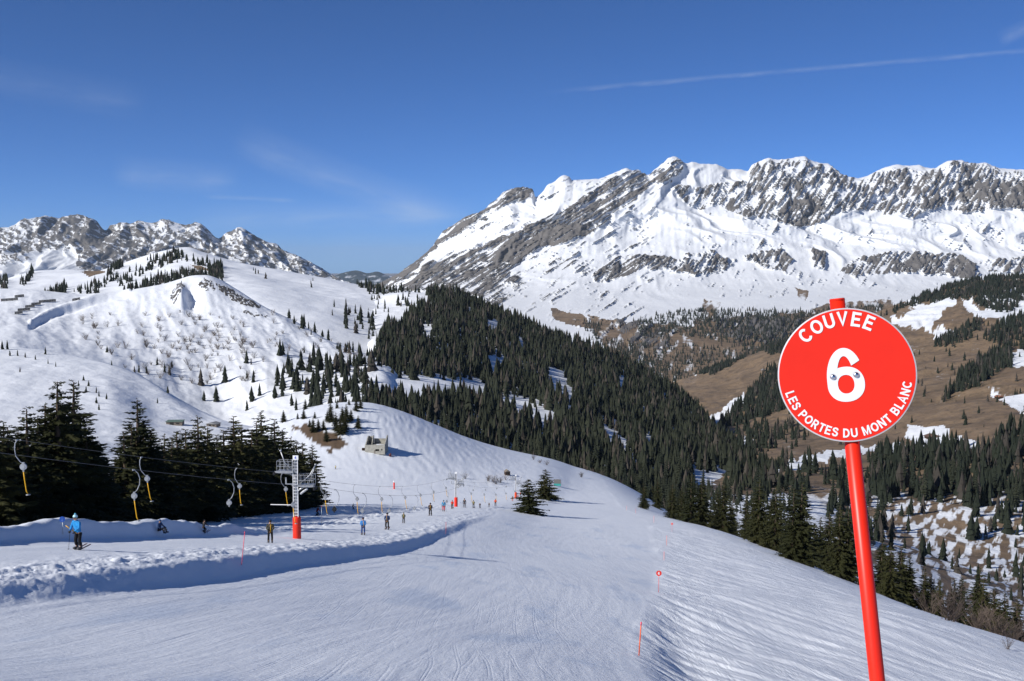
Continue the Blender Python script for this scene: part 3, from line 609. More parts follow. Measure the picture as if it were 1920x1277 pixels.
sheet('valley_side', 1180, 2260, 400,
      [[(1180, 1000, 330), (1350, 1060, 260), (1500, 1120, 210), (1700, 1200, 190), (1920, 1300, 190), (2260, 1420, 190)],
       [(1180, 930, 560), (1350, 960, 450), (1500, 1000, 380), (1700, 1070, 360), (1920, 1150, 350), (2260, 1250, 340)],
       [(1180, 880, 850), (1350, 900, 700), (1500, 930, 600), (1700, 985, 540), (1920, 1030, 500), (2260, 1080, 480)],
       [(1180, 830, 1300), (1350, 845, 1050), (1500, 862, 850), (1700, 875, 800), (1920, 880, 780), (2260, 890, 760)],
       [(1180, 780, 1900), (1350, 795, 1600), (1500, 800, 1400), (1700, 790, 1250), (1920, 770, 1150), (2260, 760, 1100)],
       [(1180, 745, 2500), (1350, 735, 2300), (1500, 715, 2100), (1700, 690, 1900), (1920, 670, 1750), (2260, 655, 1700)],
       [(1180, 725, 2900), (1290, 716, 2900), (1350, 700, 2800), (1500, 648, 2750), (1640, 606, 2650), (1700, 595, 2600), (1920, 570, 2500), (2260, 550, 2500)],
       [(1180, 722, 3100), (1290, 712, 3100), (1340, 696, 3100), (1400, 672, 3100), (1470, 645, 3100), (1560, 612, 3100), (1640, 588, 3100), (1720, 560, 3050), (1800, 535, 3000), (1860, 523, 3000), (1920, 520, 3000), (2000, 515, 3000), (2260, 490, 3000)]],
      [16, 30, 40, 40, 40, 36, 20], disp_val, MAT_VAL, 'brown winter meadows and snow patches across the valley', attr_val, back=(500, 260), side=(110, 0), sdrop=120)
# ------------------------------------------------------------------ conifers
def mat_needles(name, a, b):
    t = NT(name); c = t.coord(); oi = t.N.new('ShaderNodeObjectInfo')
    n = t.noise(c, 0.9, 4, 0.7); geo = t.N.new('ShaderNodeNewGeometry'); big = t.noise(geo.outputs['Position'], 0.045, 3, 0.7)
    n2 = t.math('ADD', t.math('ADD', t.math('MULTIPLY', n, 0.35), t.math('MULTIPLY', oi.outputs['Random'], 0.25)), t.math('MULTIPLY', big, 0.4))
    t.col(t.ramp(n2, [(0.25, a), (0.75, b)])); t.rough(0.8); t.b.inputs['Specular IOR Level'].default_value = 0.12
    return t.m
M_NEED = mat_needles('spruce_needles', (0.012, 0.018, 0.008), (0.052, 0.050, 0.018))
M_NEEDF = mat_needles('forest_needles', (0.012, 0.018, 0.013), (0.034, 0.037, 0.022))
M_LARCH = mat_needles('bare_larch', (0.040, 0.036, 0.032), (0.075, 0.064, 0.05))
M_BARK = plain('bark', (0.085, 0.062, 0.045), 0.9, var=0.4, nscale=6, spec=0.1)
M_TWIG = plain('bare_twigs', (0.12, 0.092, 0.075), 0.9, var=0.3, nscale=3, spec=0.1)

def tube(pts, rad, n=6, cap=True):
    """tapered tube along points -> verts, tris/quads as lists"""
    V = []; F = []
    pts = [Vector(p) for p in pts]
    for i, p in enumerate(pts):
        d = (pts[min(i + 1, len(pts) - 1)] - pts[max(i - 1, 0)]).normalized()
        u = d.orthogonal().normalized(); w = d.cross(u)
        if i: 
            u = (pu - d * pu.dot(d)).normalized(); w = d.cross(u)
        pu = u
        r = rad[i] if isinstance(rad, (list, tuple)) else rad
        for k in range(n):
            a = 2 * math.pi * k / n; V.append(p + (u * math.cos(a) + w * math.sin(a)) * r)
    for i in range(len(pts) - 1):
        for k in range(n):
            F.append((i * n + k, i * n + (k + 1) % n, (i + 1) * n + (k + 1) % n, (i + 1) * n + k))
    if cap:
        F.append(tuple(range(n - 1, -1, -1))); F.append(tuple((len(pts) - 1) * n + k for k in range(n)))
    return V, F
def pymesh(name, parts, smooth=False):
    V = []; F = []
    for v, f in parts:
        o = len(V); V += [tuple(p) for p in v]; F += [tuple(i + o for i in q) for q in f]
    me = bpy.data.meshes.new(name); me.from_pydata(V, [], F); me.update()
    if smooth: me.polygons.foreach_set('use_smooth', np.ones(len(me.polygons), bool))
    return me
def trunk_mesh(name, n=7, r=0.022):
    return pymesh(name, [tube([(0, 0, -0.06), (0, 0, 0.05), (0.003, 0, 0.4), (0, 0.002, 0.97)], [r * 1.25, r, r * 0.7, r * 0.1], n)], True)
def spruce_crown(name, seed, rad=0.20, whorls=40, per=6, steps=7, low=0.03):
    """unit-high spruce: whorls of drooping branches carrying flat sprays of needles"""
    rn = random.Random(seed); V = []; F = []
    for w in range(whorls):
        h = low + (0.985 - low) * max(0.0, (w + rn.uniform(-.3, .3)) / whorls) ** 0.92; h = min(max(h, low), 0.985); h0 = h
        L0 = rad * (1 - h) ** 0.82 * (0.62 + 0.38 * min(1, (h + 0.12) / 0.22)) + 0.012
        nb = per if h < 0.8 else max(4, per - 2)
        for b in range(nb):
            az = 2 * math.pi * (b + rn.uniform(-.45, .45)) / nb + w * 2.4; h = min(0.985, max(low, h0 + rn.uniform(-.022, .022)))
            L = L0 * rn.uniform(0.55, 1.18); dr = (0.30 * (1 - h) + 0.02) * rn.uniform(0.6, 1.9)
            ca, sa = math.cos(az), math.sin(az)
            st = max(2, int(steps * L / rad) + 1)
            for s in range(st):
                t = (s + 0.6) / st; rr = L * t
                zz = h - dr * L * (t ** 1.3) + 0.22 * L * max(0, t - 0.6) + 0.02 * rn.uniform(-1, 1) * L
                wd = L * (0.34 - 0.2 * t) * rn.uniform(0.7, 1.3); ln = L / st * rn.uniform(1.2, 1.9)
                for sg in (-1, 1):
                    o = len(V); da = az + sg * rn.uniform(0.45, 0.95); cx, cy = math.cos(da), math.sin(da)
                    bx, by = ca * rr, sa * rr
                    dz = -rn.uniform(0.15, 0.55) * wd
                    V += [(bx, by, zz), (bx + cx * wd * 0.55 - sg * sa * -ln * 0.2, by + cy * wd * 0.55 + sg * ca * -ln * 0.2, zz + dz * 0.3 + 0.004),
                          (bx + cx * wd + ca * ln * 0.3, by + cy * wd + sa * ln * 0.3, zz + dz), (bx + ca * ln * 0.75, by + sa * ln * 0.75, zz - 0.15 * ln)]
                    F.append((o, o + 1, o + 2, o + 3))
                if rn.random() < 0.9:     # hanging curtain
                    o = len(V); bx, by = ca * rr, sa * rr; hh = rn.uniform(0.2, 0.45) * L * (1.1 - t) + 0.008
                    V += [(bx - ca * ln * .5, by - sa * ln * .5, zz), (bx + ca * ln * .6, by + sa * ln * .6, zz - 0.004), (bx + ca * ln * .1 + sa * .01 * rn.uniform(-1, 1), by + sa * ln * .1 - ca * .01, zz - hh)]
                    F.append((o, o + 1, o + 2))
    me = bpy.data.meshes.new(name); me.from_pydata(V, [], F); me.update(); return me
def mid_crown(name, seed, rad=0.17, whorls=15, per=7, low=0.04):
    rn = random.Random(seed); V = []; F = []
    for w in range(whorls):
        h = low + (0.96 - low) * (w / (whorls - 1)) ** 0.95
        L0 = rad * (1 - h) ** 0.8 * (0.7 + 0.3 * min(1, h / 0.15)) + 0.012
        for b in range(per):
            az = 2 * math.pi * (b + rn.uniform(-.35, .35)) / per + w * 1.3; L = L0 * rn.uniform(0.65, 1.2)
            ca, sa = math.cos(az), math.sin(az); wd = L * rn.uniform(0.38, 0.55); dr = rn.uniform(0.35, 0.75) * L
            o = len(V); up = rn.uniform(0.02, 0.05)
            V += [(0, 0, h + up), (ca * L * .6 - sa * wd, sa * L * .6 + ca * wd, h - dr * .8), (ca * L, sa * L, h - dr * 0.75), (ca * L * .6 + sa * wd, sa * L * .6 - ca * wd, h - dr * .8), (ca * L * .55, sa * L * .55, h - dr * .15)]
            F += [(o, o + 1, o + 4), (o, o + 4, o + 3), (o + 4, o + 1, o + 2), (o + 4, o + 2, o + 3)]
    o = len(V); V += [(0.012, 0, .9), (-.006, .01, .9), (-.006, -.01, .9), (0, 0, 1)]; F += [(o, o + 1, o + 3), (o + 1, o + 2, o + 3), (o + 2, o, o + 3)]
    me = bpy.data.meshes.new(name); me.from_pydata(V, [], F); me.update(); return me
def far_crown(seed, tiers, n, rad=0.175):
    """a few ragged cones, numpy arrays of a unit-high tree"""
    rn = random.Random(seed); V = []; F = []
    for k in range(tiers):
        z0 = 0.02 + 0.80 * k / tiers; z1 = min(1.0, z0 + 1.25 / tiers + 0.10); r = rad * (1 - z0) ** 0.85
        o = len(V); V.append((rn.uniform(-.01, .01), rn.uniform(-.01, .01), z1 if k < tiers - 1 else 1.0)); a0 = rn.random() * 6
        for i in range(n):
            a = a0 + 2 * math.pi * i / n; q = r * rn.uniform(0.65, 1.25); V.append((q * math.cos(a), q * math.sin(a), z0 + rn.uniform(-.05, .05)))
        for i in range(n): F.append((o, o + 1 + i, o + 1 + (i + 1) % n))
    return np.array(V), np.array(F)

ROWC = [spruce_crown('spruce_crown', 100 + i, (0.215, 0.19, 0.23, 0.20)[i]) for i in range(4)]
PINEC = [spruce_crown('fir_crown', 140 + i, 0.36, 20, 8, 6) for i in range(2)]
MIDC = [mid_crown('conifer_crown', 200 + i, (0.15, 0.18, 0.165, 0.20, 0.14, 0.17)[i]) for i in range(6)]
TRUNK = trunk_mesh('conifer_trunk'); TRUNKS = trunk_mesh('slim_trunk', 5, 0.016)
for m_ in ROWC + PINEC: m_.materials.append(M_NEED)
for m_ in MIDC: m_.materials.append(M_NEEDF)
TRUNK.materials.append(M_BARK); TRUNKS.materials.append(M_BARK)
def conifer(name, pos, H, crown, trunk, label, group=None, rz=None, fat=1.0, lean=0.0):
    e = empty(name, pos, (lean * random.uniform(-1, 1), lean * random.uniform(-1, 1), random.uniform(0, 6.28) if rz is None else rz)); e.scale = (H * fat, H * fat, H)
    for nm, me in (('crown', crown), ('trunk', trunk)):
        o = bpy.data.objects.new(nm, me); COL.objects.link(o); o.parent = e
    tag(e, label, 'tree', group); return e
def sheet_z(name, x, y):
    s = SHEETS[name]; G = s['G']; e = (G[..., 0] - x) ** 2 + (G[..., 1] - y) ** 2
    return float(G[..., 2].ravel()[int(np.argmin(e))])

# the row of tall spruces left of the lift
ROW = [(-18, 772, 82), (14, 792, 86), (48, 757, 90), (82, 748, 95), (105, 704, 95), (129, 706, 99), (160, 800, 99), (185, 838, 104), (233, 802, 110), (256, 741, 117), (284, 800, 121), (307, 808, 126), (333, 801, 131), (370, 773, 138), (404, 812, 150), (440, 775, 158), (470, 800, 166), (493, 765, 178), (514, 781, 186), (545, 815, 197), (567, 826, 212), (585, 830, 224)]
ROWL = {-18: 'spruce cut by the left edge of the photograph', 14: 'low dark spruce second from the left edge', 48: 'pointed spruce third from the left edge, behind the first hanging platter', 82: 'slim spruce just left of the twin tall spruces', 105: 'tallest spruce, left one of the twin tops on the left',
        129: 'right one of the twin tall spruce tops on the left', 160: 'lower spruce at the right foot of the twin tall spruces', 185: 'short spruce in the gap right of the twin tall spruces', 233: 'shorter spruce just left of the tall lone spire', 256: 'tall narrow spruce with an open top above two hanging platters', 284: 'short spruce just right of the tall open-topped spruce',
        307: 'small spruce between the open-topped spruce and the middle ones', 333: 'slim spruce left of the broad middle spruce', 370: 'broad olive spruce in the middle of the row', 404: 'low spruce between the two broad middle spruces', 440: 'broad olive spruce left of the lift tower', 470: 'shorter spruce wedged left of the spruce by the tower',
        493: 'broad spruce just left of the first lift tower', 514: 'dense spruce behind the first lift tower', 545: 'spruce directly behind the ladder of the first lift tower', 567: 'lower spruce right of the first lift tower', 585: 'last spruce at the right end of the row'}
for i, (px, py, d) in enumerate(ROW):
    q = P(px, py, d); z0 = float(base_h(q[0], q[1])); H = q[2] - z0
    conifer('spruce_tree', (q[0], q[1], z0 - 0.1), H, ROWC[i % 4], TRUNK, ROWL[px], 'row of spruces beside the lift', fat=1.6 if H > 10 else 1.9, lean=0.02)
for i, (px, py, d) in enumerate(((65, 775, 94), (116, 745, 100), (150, 770, 101), (172, 815, 103), (246, 790, 115), (270, 785, 119), (320, 815, 129), (350, 800, 135), (386, 795, 143), (420, 800, 152), (455, 792, 162), (480, 785, 171), (530, 800, 190), (556, 822, 203), (30, 800, 90), (2, 785, 86))):
    q = P(px, py, d); z0 = float(base_h(q[0], q[1])); conifer('spruce_tree', (q[0], q[1], z0 - 0.1), q[2] - z0, ROWC[(i * 3 + 1) % 4], TRUNK, 'spruce wedged between taller ones in the dark row beside the lift', 'spruces between the taller ones of the row', fat=1.75, lean=0.02)
for i in range(18):
    y = 82 + i * 7.6 + random.uniform(-2, 2); x = -39.5 - random.uniform(0, 3); z0 = float(base_h(np.array(x), np.array(y)))
    conifer('spruce_tree', (x, y, z0 - 0.3), random.uniform(6.0, 9.5), ROWC[(i * 5 + 2) % 4], TRUNK, 'low bushy spruce filling the foot of the dark row beside the lift', 'low spruces at the foot of the row', fat=2.0)
# understorey that closes the row
for i in range(22):
    y = 80 + i * 6.6 + random.uniform(-2, 2); x = -45 - random.uniform(0, 5); z0 = float(base_h(np.array(x), np.array(y)))
    conifer('spruce_tree', (x, y, z0 - 0.2), random.uniform(6.5, 9.5), ROWC[(i * 3 + 1) % 4], TRUNK, 'dark spruce half hidden behind the front row of spruces', 'second row of spruces', fat=1.7)
# two firs standing on the run
for px, pb, pt, lab, k in ((990, 963, 901, 'front one of the two dark firs standing on the open run', 0), (1022, 936, 883, 'rear one of the two dark firs standing on the open run', 1)):
    g = hit(px, pb); top = P(px, pt, g.y)[2]; conifer('fir_tree', g - Vector((0, 0, 0.15)), (top - g.z) * 1.12, PINEC[k], TRUNK, lab, 'two firs on the run', fat=1.5)
# small trees on the knoll
for i, (zx, zb, zt) in enumerate(((98, 160, 100), (180, 142, 112), (215, 140, 92), (280, 140, 105), (270, 218, 148), (372, 158, 58), (352, 150, 105), (408, 80, 42), (440, 152, 82), (462, 160, 70), (430, 232, 140), (346, 272, 205), (330, 205, 152), (520, 96, 32), (532, 196, 132), (225, 82, 30), (478, 60, 28), (402, 208, 120), (490, 152, 96), (300, 205, 150), (455, 215, 130), (545, 80, 22), (250, 190, 150))):
    px = 500 + zx / 3.097; pb = 740 + zb / 3.097; pt = 740 + zt / 3.097; g = hit(px, max(pb, float(np.interp(px, FG_PX, FG_HZ)) + 2), 250)
    if g is None: continue
    H = (pb - pt) / FPX * g.y
    conifer('small_spruce', g - Vector((0, 0, 0.1)), max(2.5, H * 1.25), ROWC[i % 4], TRUNK, 'small spruce on the left slope of the snowy knoll', 'small spruces on the knoll', fat=1.5)

def terrain_z(x, y, names):
    z = float(ground(x, y)) if y < 640 else -1e9
    for n in names: z = max(z, sheet_z(n, x, y))
    return z
# trees that look over the rim on the right
RIM = [(120, 105, 9), (255, 110, 9), (300, 130, 10), (345, 60, 12), (395, 75, 12), (435, 225, 7), (470, 140, 11), (500, 92, 13), (540, 195, 10), (605, 165, 11), (640, 170, 10), (668, 78, 13), (690, 200, 10), (720, 172, 13), (745, 120, 12), (765, 230, 10), (800, 255, 10), (830, 120, 12), (870, 98, 13), (890, 250, 13), (930, 290, 11), (958, 265, 13), (1000, 240, 11), (1050, 205, 11), (1090, 215, 11), (1250, 350, 9), (1290, 385, 8), (1340, 395, 9), (1380, 450, 8), (1450, 500, 8), (1480, 535, 8), (1520, 545, 7), (1590, 555, 8), (1625, 540, 10), (1712, 498, 11), (1730, 560, 8), (1780, 590, 9), (1830, 610, 8), (1890, 640, 9), (60, 110, 9), (25, 100, 9), (185, 90, 11), (160, 120, 9)]
for i, (zx, zt, Hw) in enumerate(RIM):
    px = 1160 + zx / 2.526; pt = 860 + zt / 2.526; best = None
    DD = np.exp(np.linspace(math.log(60), math.log(560), 60)); QQ = P(np.full(60, px), np.full(60, pt), DD); ZZ = ground(QQ[:, 0], QQ[:, 1])
    for q, z in zip(QQ, ZZ):
        z = float(z); e = abs(q[2] - z - Hw)
        if q[0] < float(pchip(KS[:, 0], KS[:, 1], np.array(q[1]))) + 7: continue
        if z < q[2] and (best is None or e < best[0]): best = (e, q[0], q[1], z, q[2] - z)
    if best is None: continue
    e, x, y, z, H = best
    if H > 26 or H < 3: continue
    conifer('rim_spruce', (x, y, z - 0.3), H, ROWC[i % 4], TRUNK, 'dark spruce standing just below the right rim of the snow', 'spruces below the right rim', fat=1.2)

# scattered trees on the sheets
TREES = []     # x,y,z,H,front sheet depth name
def scatter(name, polys, spacing, hmin, hmax, exclude=None, jitter=True, seed=1, warp=6, clump=False, tiers=4):
    rg = np.random.default_rng(seed); s = SHEETS[name]; G = s['G']
    e1 = G[1:, :-1] - G[:-1, :-1]; e2 = G[:-1, 1:] - G[:-1, :-1]
    area = np.abs(e1[..., 0] * e2[..., 1] - e1[..., 1] * e2[..., 0])
    px = s['px'][:-1, :-1]; py = s['py'][:-1, :-1]; ok = s['front'][:-1, :-1] & (px > -160) & (px < 2080)
    m = softpoly(px, py, polys, warp, 20, seed + 60) & ok
    if exclude: m &= ~(softpoly(px, py, exclude, 7, 16, seed + 70) | softpoly(px, py - 12, exclude, 7, 16, seed + 70))
    dens = np.where(m, area, 0) / spacing ** 2
    if clump: dens = dens * np.clip(fbm(px / 26, py / 15, 3, seed + 90) * 9 + 0.6, 0.05, 3.2)
    n = rg.poisson(dens); idx = np.repeat(np.arange(n.size), n.ravel())
    r, c = np.unravel_index(idx, n.shape); a = rg.random((len(r), 1)); b = rg.random((len(r), 1))
    p = G[r, c] * (1 - a) * (1 - b) + G[r + 1, c] * a * (1 - b) + G[r, c + 1] * (1 - a) * b + G[r + 1, c + 1] * a * b
    cl = 0.6 + 0.65 * rg.random(len(r)); H = (hmin + (hmax - hmin) * rg.random(len(r))) * cl
    for q, h in zip(p, H): TREES.append((q[0], q[1], q[2] - 0.3, h, name, tiers))
scatter('forest_ridge', [[(769, 545), (715, 620), (696, 690), (705, 735), (690, 780), (720, 860), (900, 960), (1300, 1040), (1480, 1060), (1480, 880), (1390, 850), (1330, 780), (1230, 700), (1040, 612), (950, 575), (860, 545), (800, 535)]], 5.8, 8, 18, CLEAR, seed=1)
scatter('forest_ridge', [[(640, 540), (760, 535), (800, 560), (700, 600)], [(690, 700), (790, 700), (780, 745), (700, 745)], [(930, 742), (1040, 772), (1042, 795), (940, 762)]], 30, 7, 14, seed=2)
scatter('rear_hill', [[(660, 530), (720, 538), (790, 545), (775, 565), (700, 558)], [(640, 588), (700, 590), (720, 640), (650, 630)]], 16, 9, 16, seed=3)
scatter('rear_hill', [[(130, 550), (180, 530), (250, 510), (290, 500), (330, 472), (342, 480), (300, 507), (240, 530), (180, 552)]], 15, 9, 15, seed=4)
scatter('rear_hill', [[(215, 553), (300, 520), (345, 508), (412, 516), (418, 527), (330, 530), (280, 547), (230, 555)], [(388, 502), (412, 495), (420, 525), (395, 524)], [(270, 490), (333, 470), (352, 484), (300, 500)], [(195, 520), (222, 492), (230, 500), (200, 520)], [(350, 488), (388, 488), (385, 498), (350, 498)]], 8.5, 9, 16, seed=5)
scatter('rear_hill', [[(0, 528), (14, 524), (14, 545), (0, 545)], [(35, 528), (62, 510), (62, 520), (40, 538)], [(75, 552), (125, 538), (128, 552), (80, 558)]], 11, 10, 18, seed=6)
scatter('rear_hill', [[(440, 490), (640, 535), (730, 560), (720, 640), (640, 620), (560, 580), (480, 520)]], 75, 7, 13, seed=7)
scatter('shrub_bowl', [[(500, 712), (560, 690), (640, 680), (700, 690), (700, 800), (600, 800), (510, 750)]], 10, 10, 18, seed=8)
scatter('shrub_bowl', [[(340, 705), (480, 715), (500, 760), (430, 775), (350, 745)]], 17, 8, 15, seed=9)
scatter('shrub_bowl', [[(230, 690), (330, 680), (340, 720), (290, 725)], [(540, 680), (700, 640), (700, 690), (560, 700)]], 26, 6, 12, seed=10, clump=True)
scatter('shrub_bowl', [[(530, 600), (560, 590), (640, 640), (705, 665), (705, 690), (640, 665)]], 15, 7, 13, seed=11)
def put(name, px, pb, pt):
    g = on_sheet(name, px, pb); TREES.append((g.x, g.y, g.z - 0.2, max(3.0, (pb - pt) / FPX * g.y), name, 4))
for zx, zb, zt in ((1578, 860, 755), (1590, 855, 775), (1385, 905, 828), (1410, 910, 870), (1715, 845, 800), (1690, 908, 848), (1745, 955, 872), (1630, 950, 880), (1605, 930, 895), (1628, 640, 580), (1720, 680, 605), (1748, 685, 640), (1792, 700, 635), (1838, 705, 660), (1875, 722, 655), (1660, 590, 575), (880, 915, 865), (605, 840, 800), (760, 955, 910), (822, 960, 918), (785, 955, 905), (925, 955, 895), (955, 958, 908), (1810, 930, 880), (1860, 955, 900), (1905, 950, 890)):
    put('shrub_bowl', zx / 3, 380 + zb / 3, 380 + zt / 3)
for zx, zb, zt in ((18, 822, 770), (38, 825, 768), (55, 862, 828), (105, 860, 822), (252, 853, 805), (275, 906, 874), (318, 921, 897), (195, 882, 868), (137, 870, 858), (632, 915, 892), (118, 955, 935)):
    put('white_hill', zx / 3, max(380 + zb / 3, 655), 380 + zt / 3)
for zx, zb, zt in ((445, 100, 72), (505, 100, 65), (548, 138, 98), (485, 135, 118), (560, 160, 140), (540, 200, 178), (600, 175, 150), (550, 235, 200), (478, 70, 55), (885, 198, 172), (945, 130, 84)):
    put('white_hill', zx / 3, 690 + zb / 3, 690 + zt / 3)
scatter('valley_side', [q for q, w in FOR_E if w >= 1.0], 8.6, 10, 18, seed=21, tiers=3)
scatter('valley_side', [q for q, w in FOR_E if 0.6 < w < 1.0], 9, 10, 18, seed=22, tiers=3)
scatter('valley_side', [q for q, w in FOR_E if w <= 0.6], 15, 9, 16, seed=23)
scatter('valley_side', [[(1640, 930), (1960, 940), (1960, 1010), (1760, 1010), (1660, 985)]], 12.5, 7, 13, seed=24, clump=True)
scatter('valley_side', [[(1600, 985), (1960, 1000), (1960, 1160), (1700, 1090)]], 22, 5, 11, seed=25, clump=True)
scatter('valley_side', [[(1380, 760), (1640, 660), (1960, 600), (1960, 860), (1640, 850), (1400, 870)]], 62, 6, 14, seed=26, clump=True)
scatter('valley_side', [[(1540, 940), (1660, 940), (1660, 1060), (1560, 1000)]], 13, 8, 14, seed=27, clump=True)
scatter('mountain_range', [[(1228, 592), (1290, 582), (1500, 584), (1660, 572), (1640, 625), (1480, 645), (1420, 655), (1340, 640), (1250, 628)], [(1092, 600), (1128, 610), (1120, 632), (1098, 622)], [(1186, 602), (1232, 600), (1262, 642), (1200, 630)]], 19, 14, 22, seed=31, tiers=2)
scatter('mountain_range', [[(1140, 640), (1300, 650), (1480, 650), (1440, 720), (1200, 710)]], 22, 12, 20, seed=32, tiers=2)
scatter('mountain_range', [[(1100, 630), (1160, 640), (1250, 690), (1300, 720), (1200, 720)], [(1440, 640), (1640, 610), (1640, 660), (1450, 690)]], 18, 12, 20, seed=33, tiers=2)
def place_trees():
    order = ['white_hill', 'shrub_bowl', 'forest_ridge', 'valley_side', 'rear_hill', 'mountain_range']
    T = [(x, y, z, h, n, t) for x, y, z, h, n, t in TREES]
    A = np.array([(x, y, z, h) for x, y, z, h, n, t in T]); px, py = PROJ(A[:, :3] + np.array([0, 0, 1.0]) * A[:, 3:4]); app = A[:, 3] / A[:, 1] * FPX
    vis = (px > -30) & (px < 1950) & (py < np.interp(px, FG_PX, FG_HZ) - 3)
    for n in order:
        xb, hz = SHEETS[n]['hz']; h = np.interp(px, xb, hz)
        same = np.array([t[4] == n for t in T]); closer = A[:, 1] > np.interp(px, np.linspace(px.min(), px.max(), 2), [SHEETS[n]['d']] * 2) * 1.15
        vis &= same | ~closer | (py < h - 1)
    rank = np.argsort(-app * vis); big = set(int(i) for i in rank[:215] if vis[i])
    LAB = {'forest_ridge': ('dark spruce on the forested ridge behind the knoll', 'spruces of the forested ridge'), 'valley_side': ('dark spruce on the patchy snow and meadow slope below the sign', 'spruces on the valley side'),
           'rear_hill': ('distant spruce on the rounded hill at left', 'spruces on the rounded hill'), 'shrub_bowl': ('spruce at the foot of the shrub-dotted bowl on the left', 'spruces around the bowl'), 'white_hill': ('little dark spruce on the bare white hill at left', 'spruces on the white hill'), 'mountain_range': ('tiny spruce under the mountain range', 'spruces under the range')}
    for i in big:
        x, y, z, h, n, t = T[i]; conifer('forest_spruce', (x, y, z), h, MIDC[i % 6], TRUNKS, *LAB[n])
    NM = {'forest_ridge': ('ridge_forest', 'dark conifer forest covering the ridge in the middle'), 'valley_side': ('valley_forest', 'dark conifer woods on the right side of the valley'), 'rear_hill': ('hill_forest', 'strips of dark conifers on the rounded hill at left'),
          'shrub_bowl': ('bowl_forest', 'dark conifers at the foot of the bowl'), 'white_hill': ('slope_saplings', 'scattered small conifers on the white hill'), 'mountain_range': ('shelf_forest', 'far conifer wood below the snow shelf of the range')}
    rg = np.random.default_rng(5)
    for n in order:
        Vs = []; Fs = []; Ms = []; off = 0
        for i, q in enumerate(T):
            if q[4] != n or i in big: continue
            if not (-120 < px[i] < 2040): continue
            v, f = FARV[q[5]][int(rg.integers(5))]; a = rg.random() * 6.283; c, s_ = math.cos(a), math.sin(a); fx = q[3] * rg.uniform(0.75, 1.5)
            w = np.stack([(v[:, 0] * c - v[:, 1] * s_) * fx + q[0], (v[:, 0] * s_ + v[:, 1] * c) * fx + q[1], v[:, 2] * q[3] + q[2]], -1)
            Vs.append(w); Fs.append(f + off); off += len(w); Ms.append(np.full(len(f), 1 if rg.random() < 0.17 else 0, np.int32))
        if Vs:
            o = link(NM[n][0], mesh_np(NM[n][0], np.concatenate(Vs), np.concatenate(Fs), False), [M_NEEDF, M_LARCH]); o.data.polygons.foreach_set('material_index', np.concatenate(Ms)); tag(o, NM[n][1], kind='stuff')
    print('TREES', len(T), {n: sum(1 for t in T if t[4] == n) for n in order}, 'individual', len(big), 'smallest', app[list(big)].min())
FARV = {4: [far_crown(300 + i, 4, 7) for i in range(5)], 3: [far_crown(320 + i, 3, 6) for i in range(5)], 2: [far_crown(340 + i, 2, 5) for i in range(5)]}
place_trees()

# ------------------------------------------------------------------ bare shrubs
def shrub_mesh(name, seed, stems=14, twigs=7):
    rn = random.Random(seed); parts = []
    for s in range(stems):
        a = rn.random() * 6.28; sp = rn.uniform(0.05, 0.62); h = rn.uniform(0.45, 1.0)
        p0 = Vector((rn.uniform(-.12, .12), rn.uniform(-.12, .12), -0.05)); p1 = Vector((math.cos(a) * sp * .55, math.sin(a) * sp * .55, h * .5)); p2 = Vector((math.cos(a) * sp, math.sin(a) * sp, h))
        parts.append(tube([p0, p1, p2], [0.011, 0.008, 0.003], 3, False))
        for t in range(twigs):
            u = rn.uniform(0.25, 0.95); b = p0.lerp(p1, u * 2) if u < .5 else p1.lerp(p2, u * 2 - 1); a2 = a + rn.uniform(-2.0, 2.0); l = rn.uniform(0.10, 0.32)
            parts.append(tube([b, b + Vector((math.cos(a2) * l * .7, math.sin(a2) * l * .7, l * .7))], [0.006, 0.003], 3, False))
    return pymesh(name, parts)
SHR = [shrub_mesh('shrub_branches', 400 + i, 13 + 2 * i, 8) for i in range(4)]
for m_ in SHR: m_.materials.append(M_TWIG)
def shrub(pos, h, i, label, group, fat=1.0):
    o = bpy.data.objects.new('bare_shrub', SHR[i % 4]); COL.objects.link(o); o.location = pos; o.rotation_euler = (0, 0, random.uniform(0, 6.28)); o.scale = (h * fat, h * fat, h); tag(o, label, 'shrub', group)
rn = random.Random(77)
for i in range(190):
    k = rn.random()
    if k < 0.55:
        px = rn.uniform(150, 470); py = rn.uniform(590, 720)
        if py > 600 + (px - 150) * 0.42 + 60 or py < 560 + 20: continue
    elif k < 0.8: px = rn.gauss(400, 45); py = rn.gauss(660, 26)
    else: px = rn.uniform(500, 680); py = 585 + (px - 500) * 0.45 + rn.uniform(-5, 60)
    if py < 560: continue
    g = on_sheet('shrub_bowl', px, py); shrub(g, rn.uniform(3.0, 6.5), i, 'leafless grey shrub on the snowy bowl at left', 'leafless shrubs on the bowl', 1.1)
for i, (px, pt) in enumerate([(1205, 905), (1232, 915), (1255, 925), (1288, 935), (1310, 945), (1345, 955), (1395, 965), (1405, 975), (1440, 992), (1475, 1000), (1530, 1010), (1560, 1000), (1580, 1020), (1605, 1015), (1640, 1060), (1655, 1065), (1665, 1068), (1700, 1070), (1745, 1100), (1780, 1098), (1790, 1110), (1830, 1130), (1840, 1125), (1870, 1140), (1885, 1150), (1905, 1150), (1895, 1160), (1100, 872), (1112, 878), (1130, 880), (1165, 895), (1175, 880), (1190, 898)]):
    hz = float(np.interp(px, FG_PX, FG_HZ)); q = None
    QQ = P(np.full(80, px), np.full(80, pt), np.exp(np.linspace(math.log(45), math.log(470), 80)))
    for r, z in zip(QQ, ground(QQ[:, 0], QQ[:, 1])):
        z = float(z)
        if 1.2 < r[2] - z < 3.0: q = (r, z)
    if q: shrub((q[0][0], q[0][1], q[1] - 0.1), q[0][2] - q[1], i, 'leafless brown bush along the right rim of the snow', 'leafless bushes along the right rim', 1.15)
g = hit(1890, 1218)
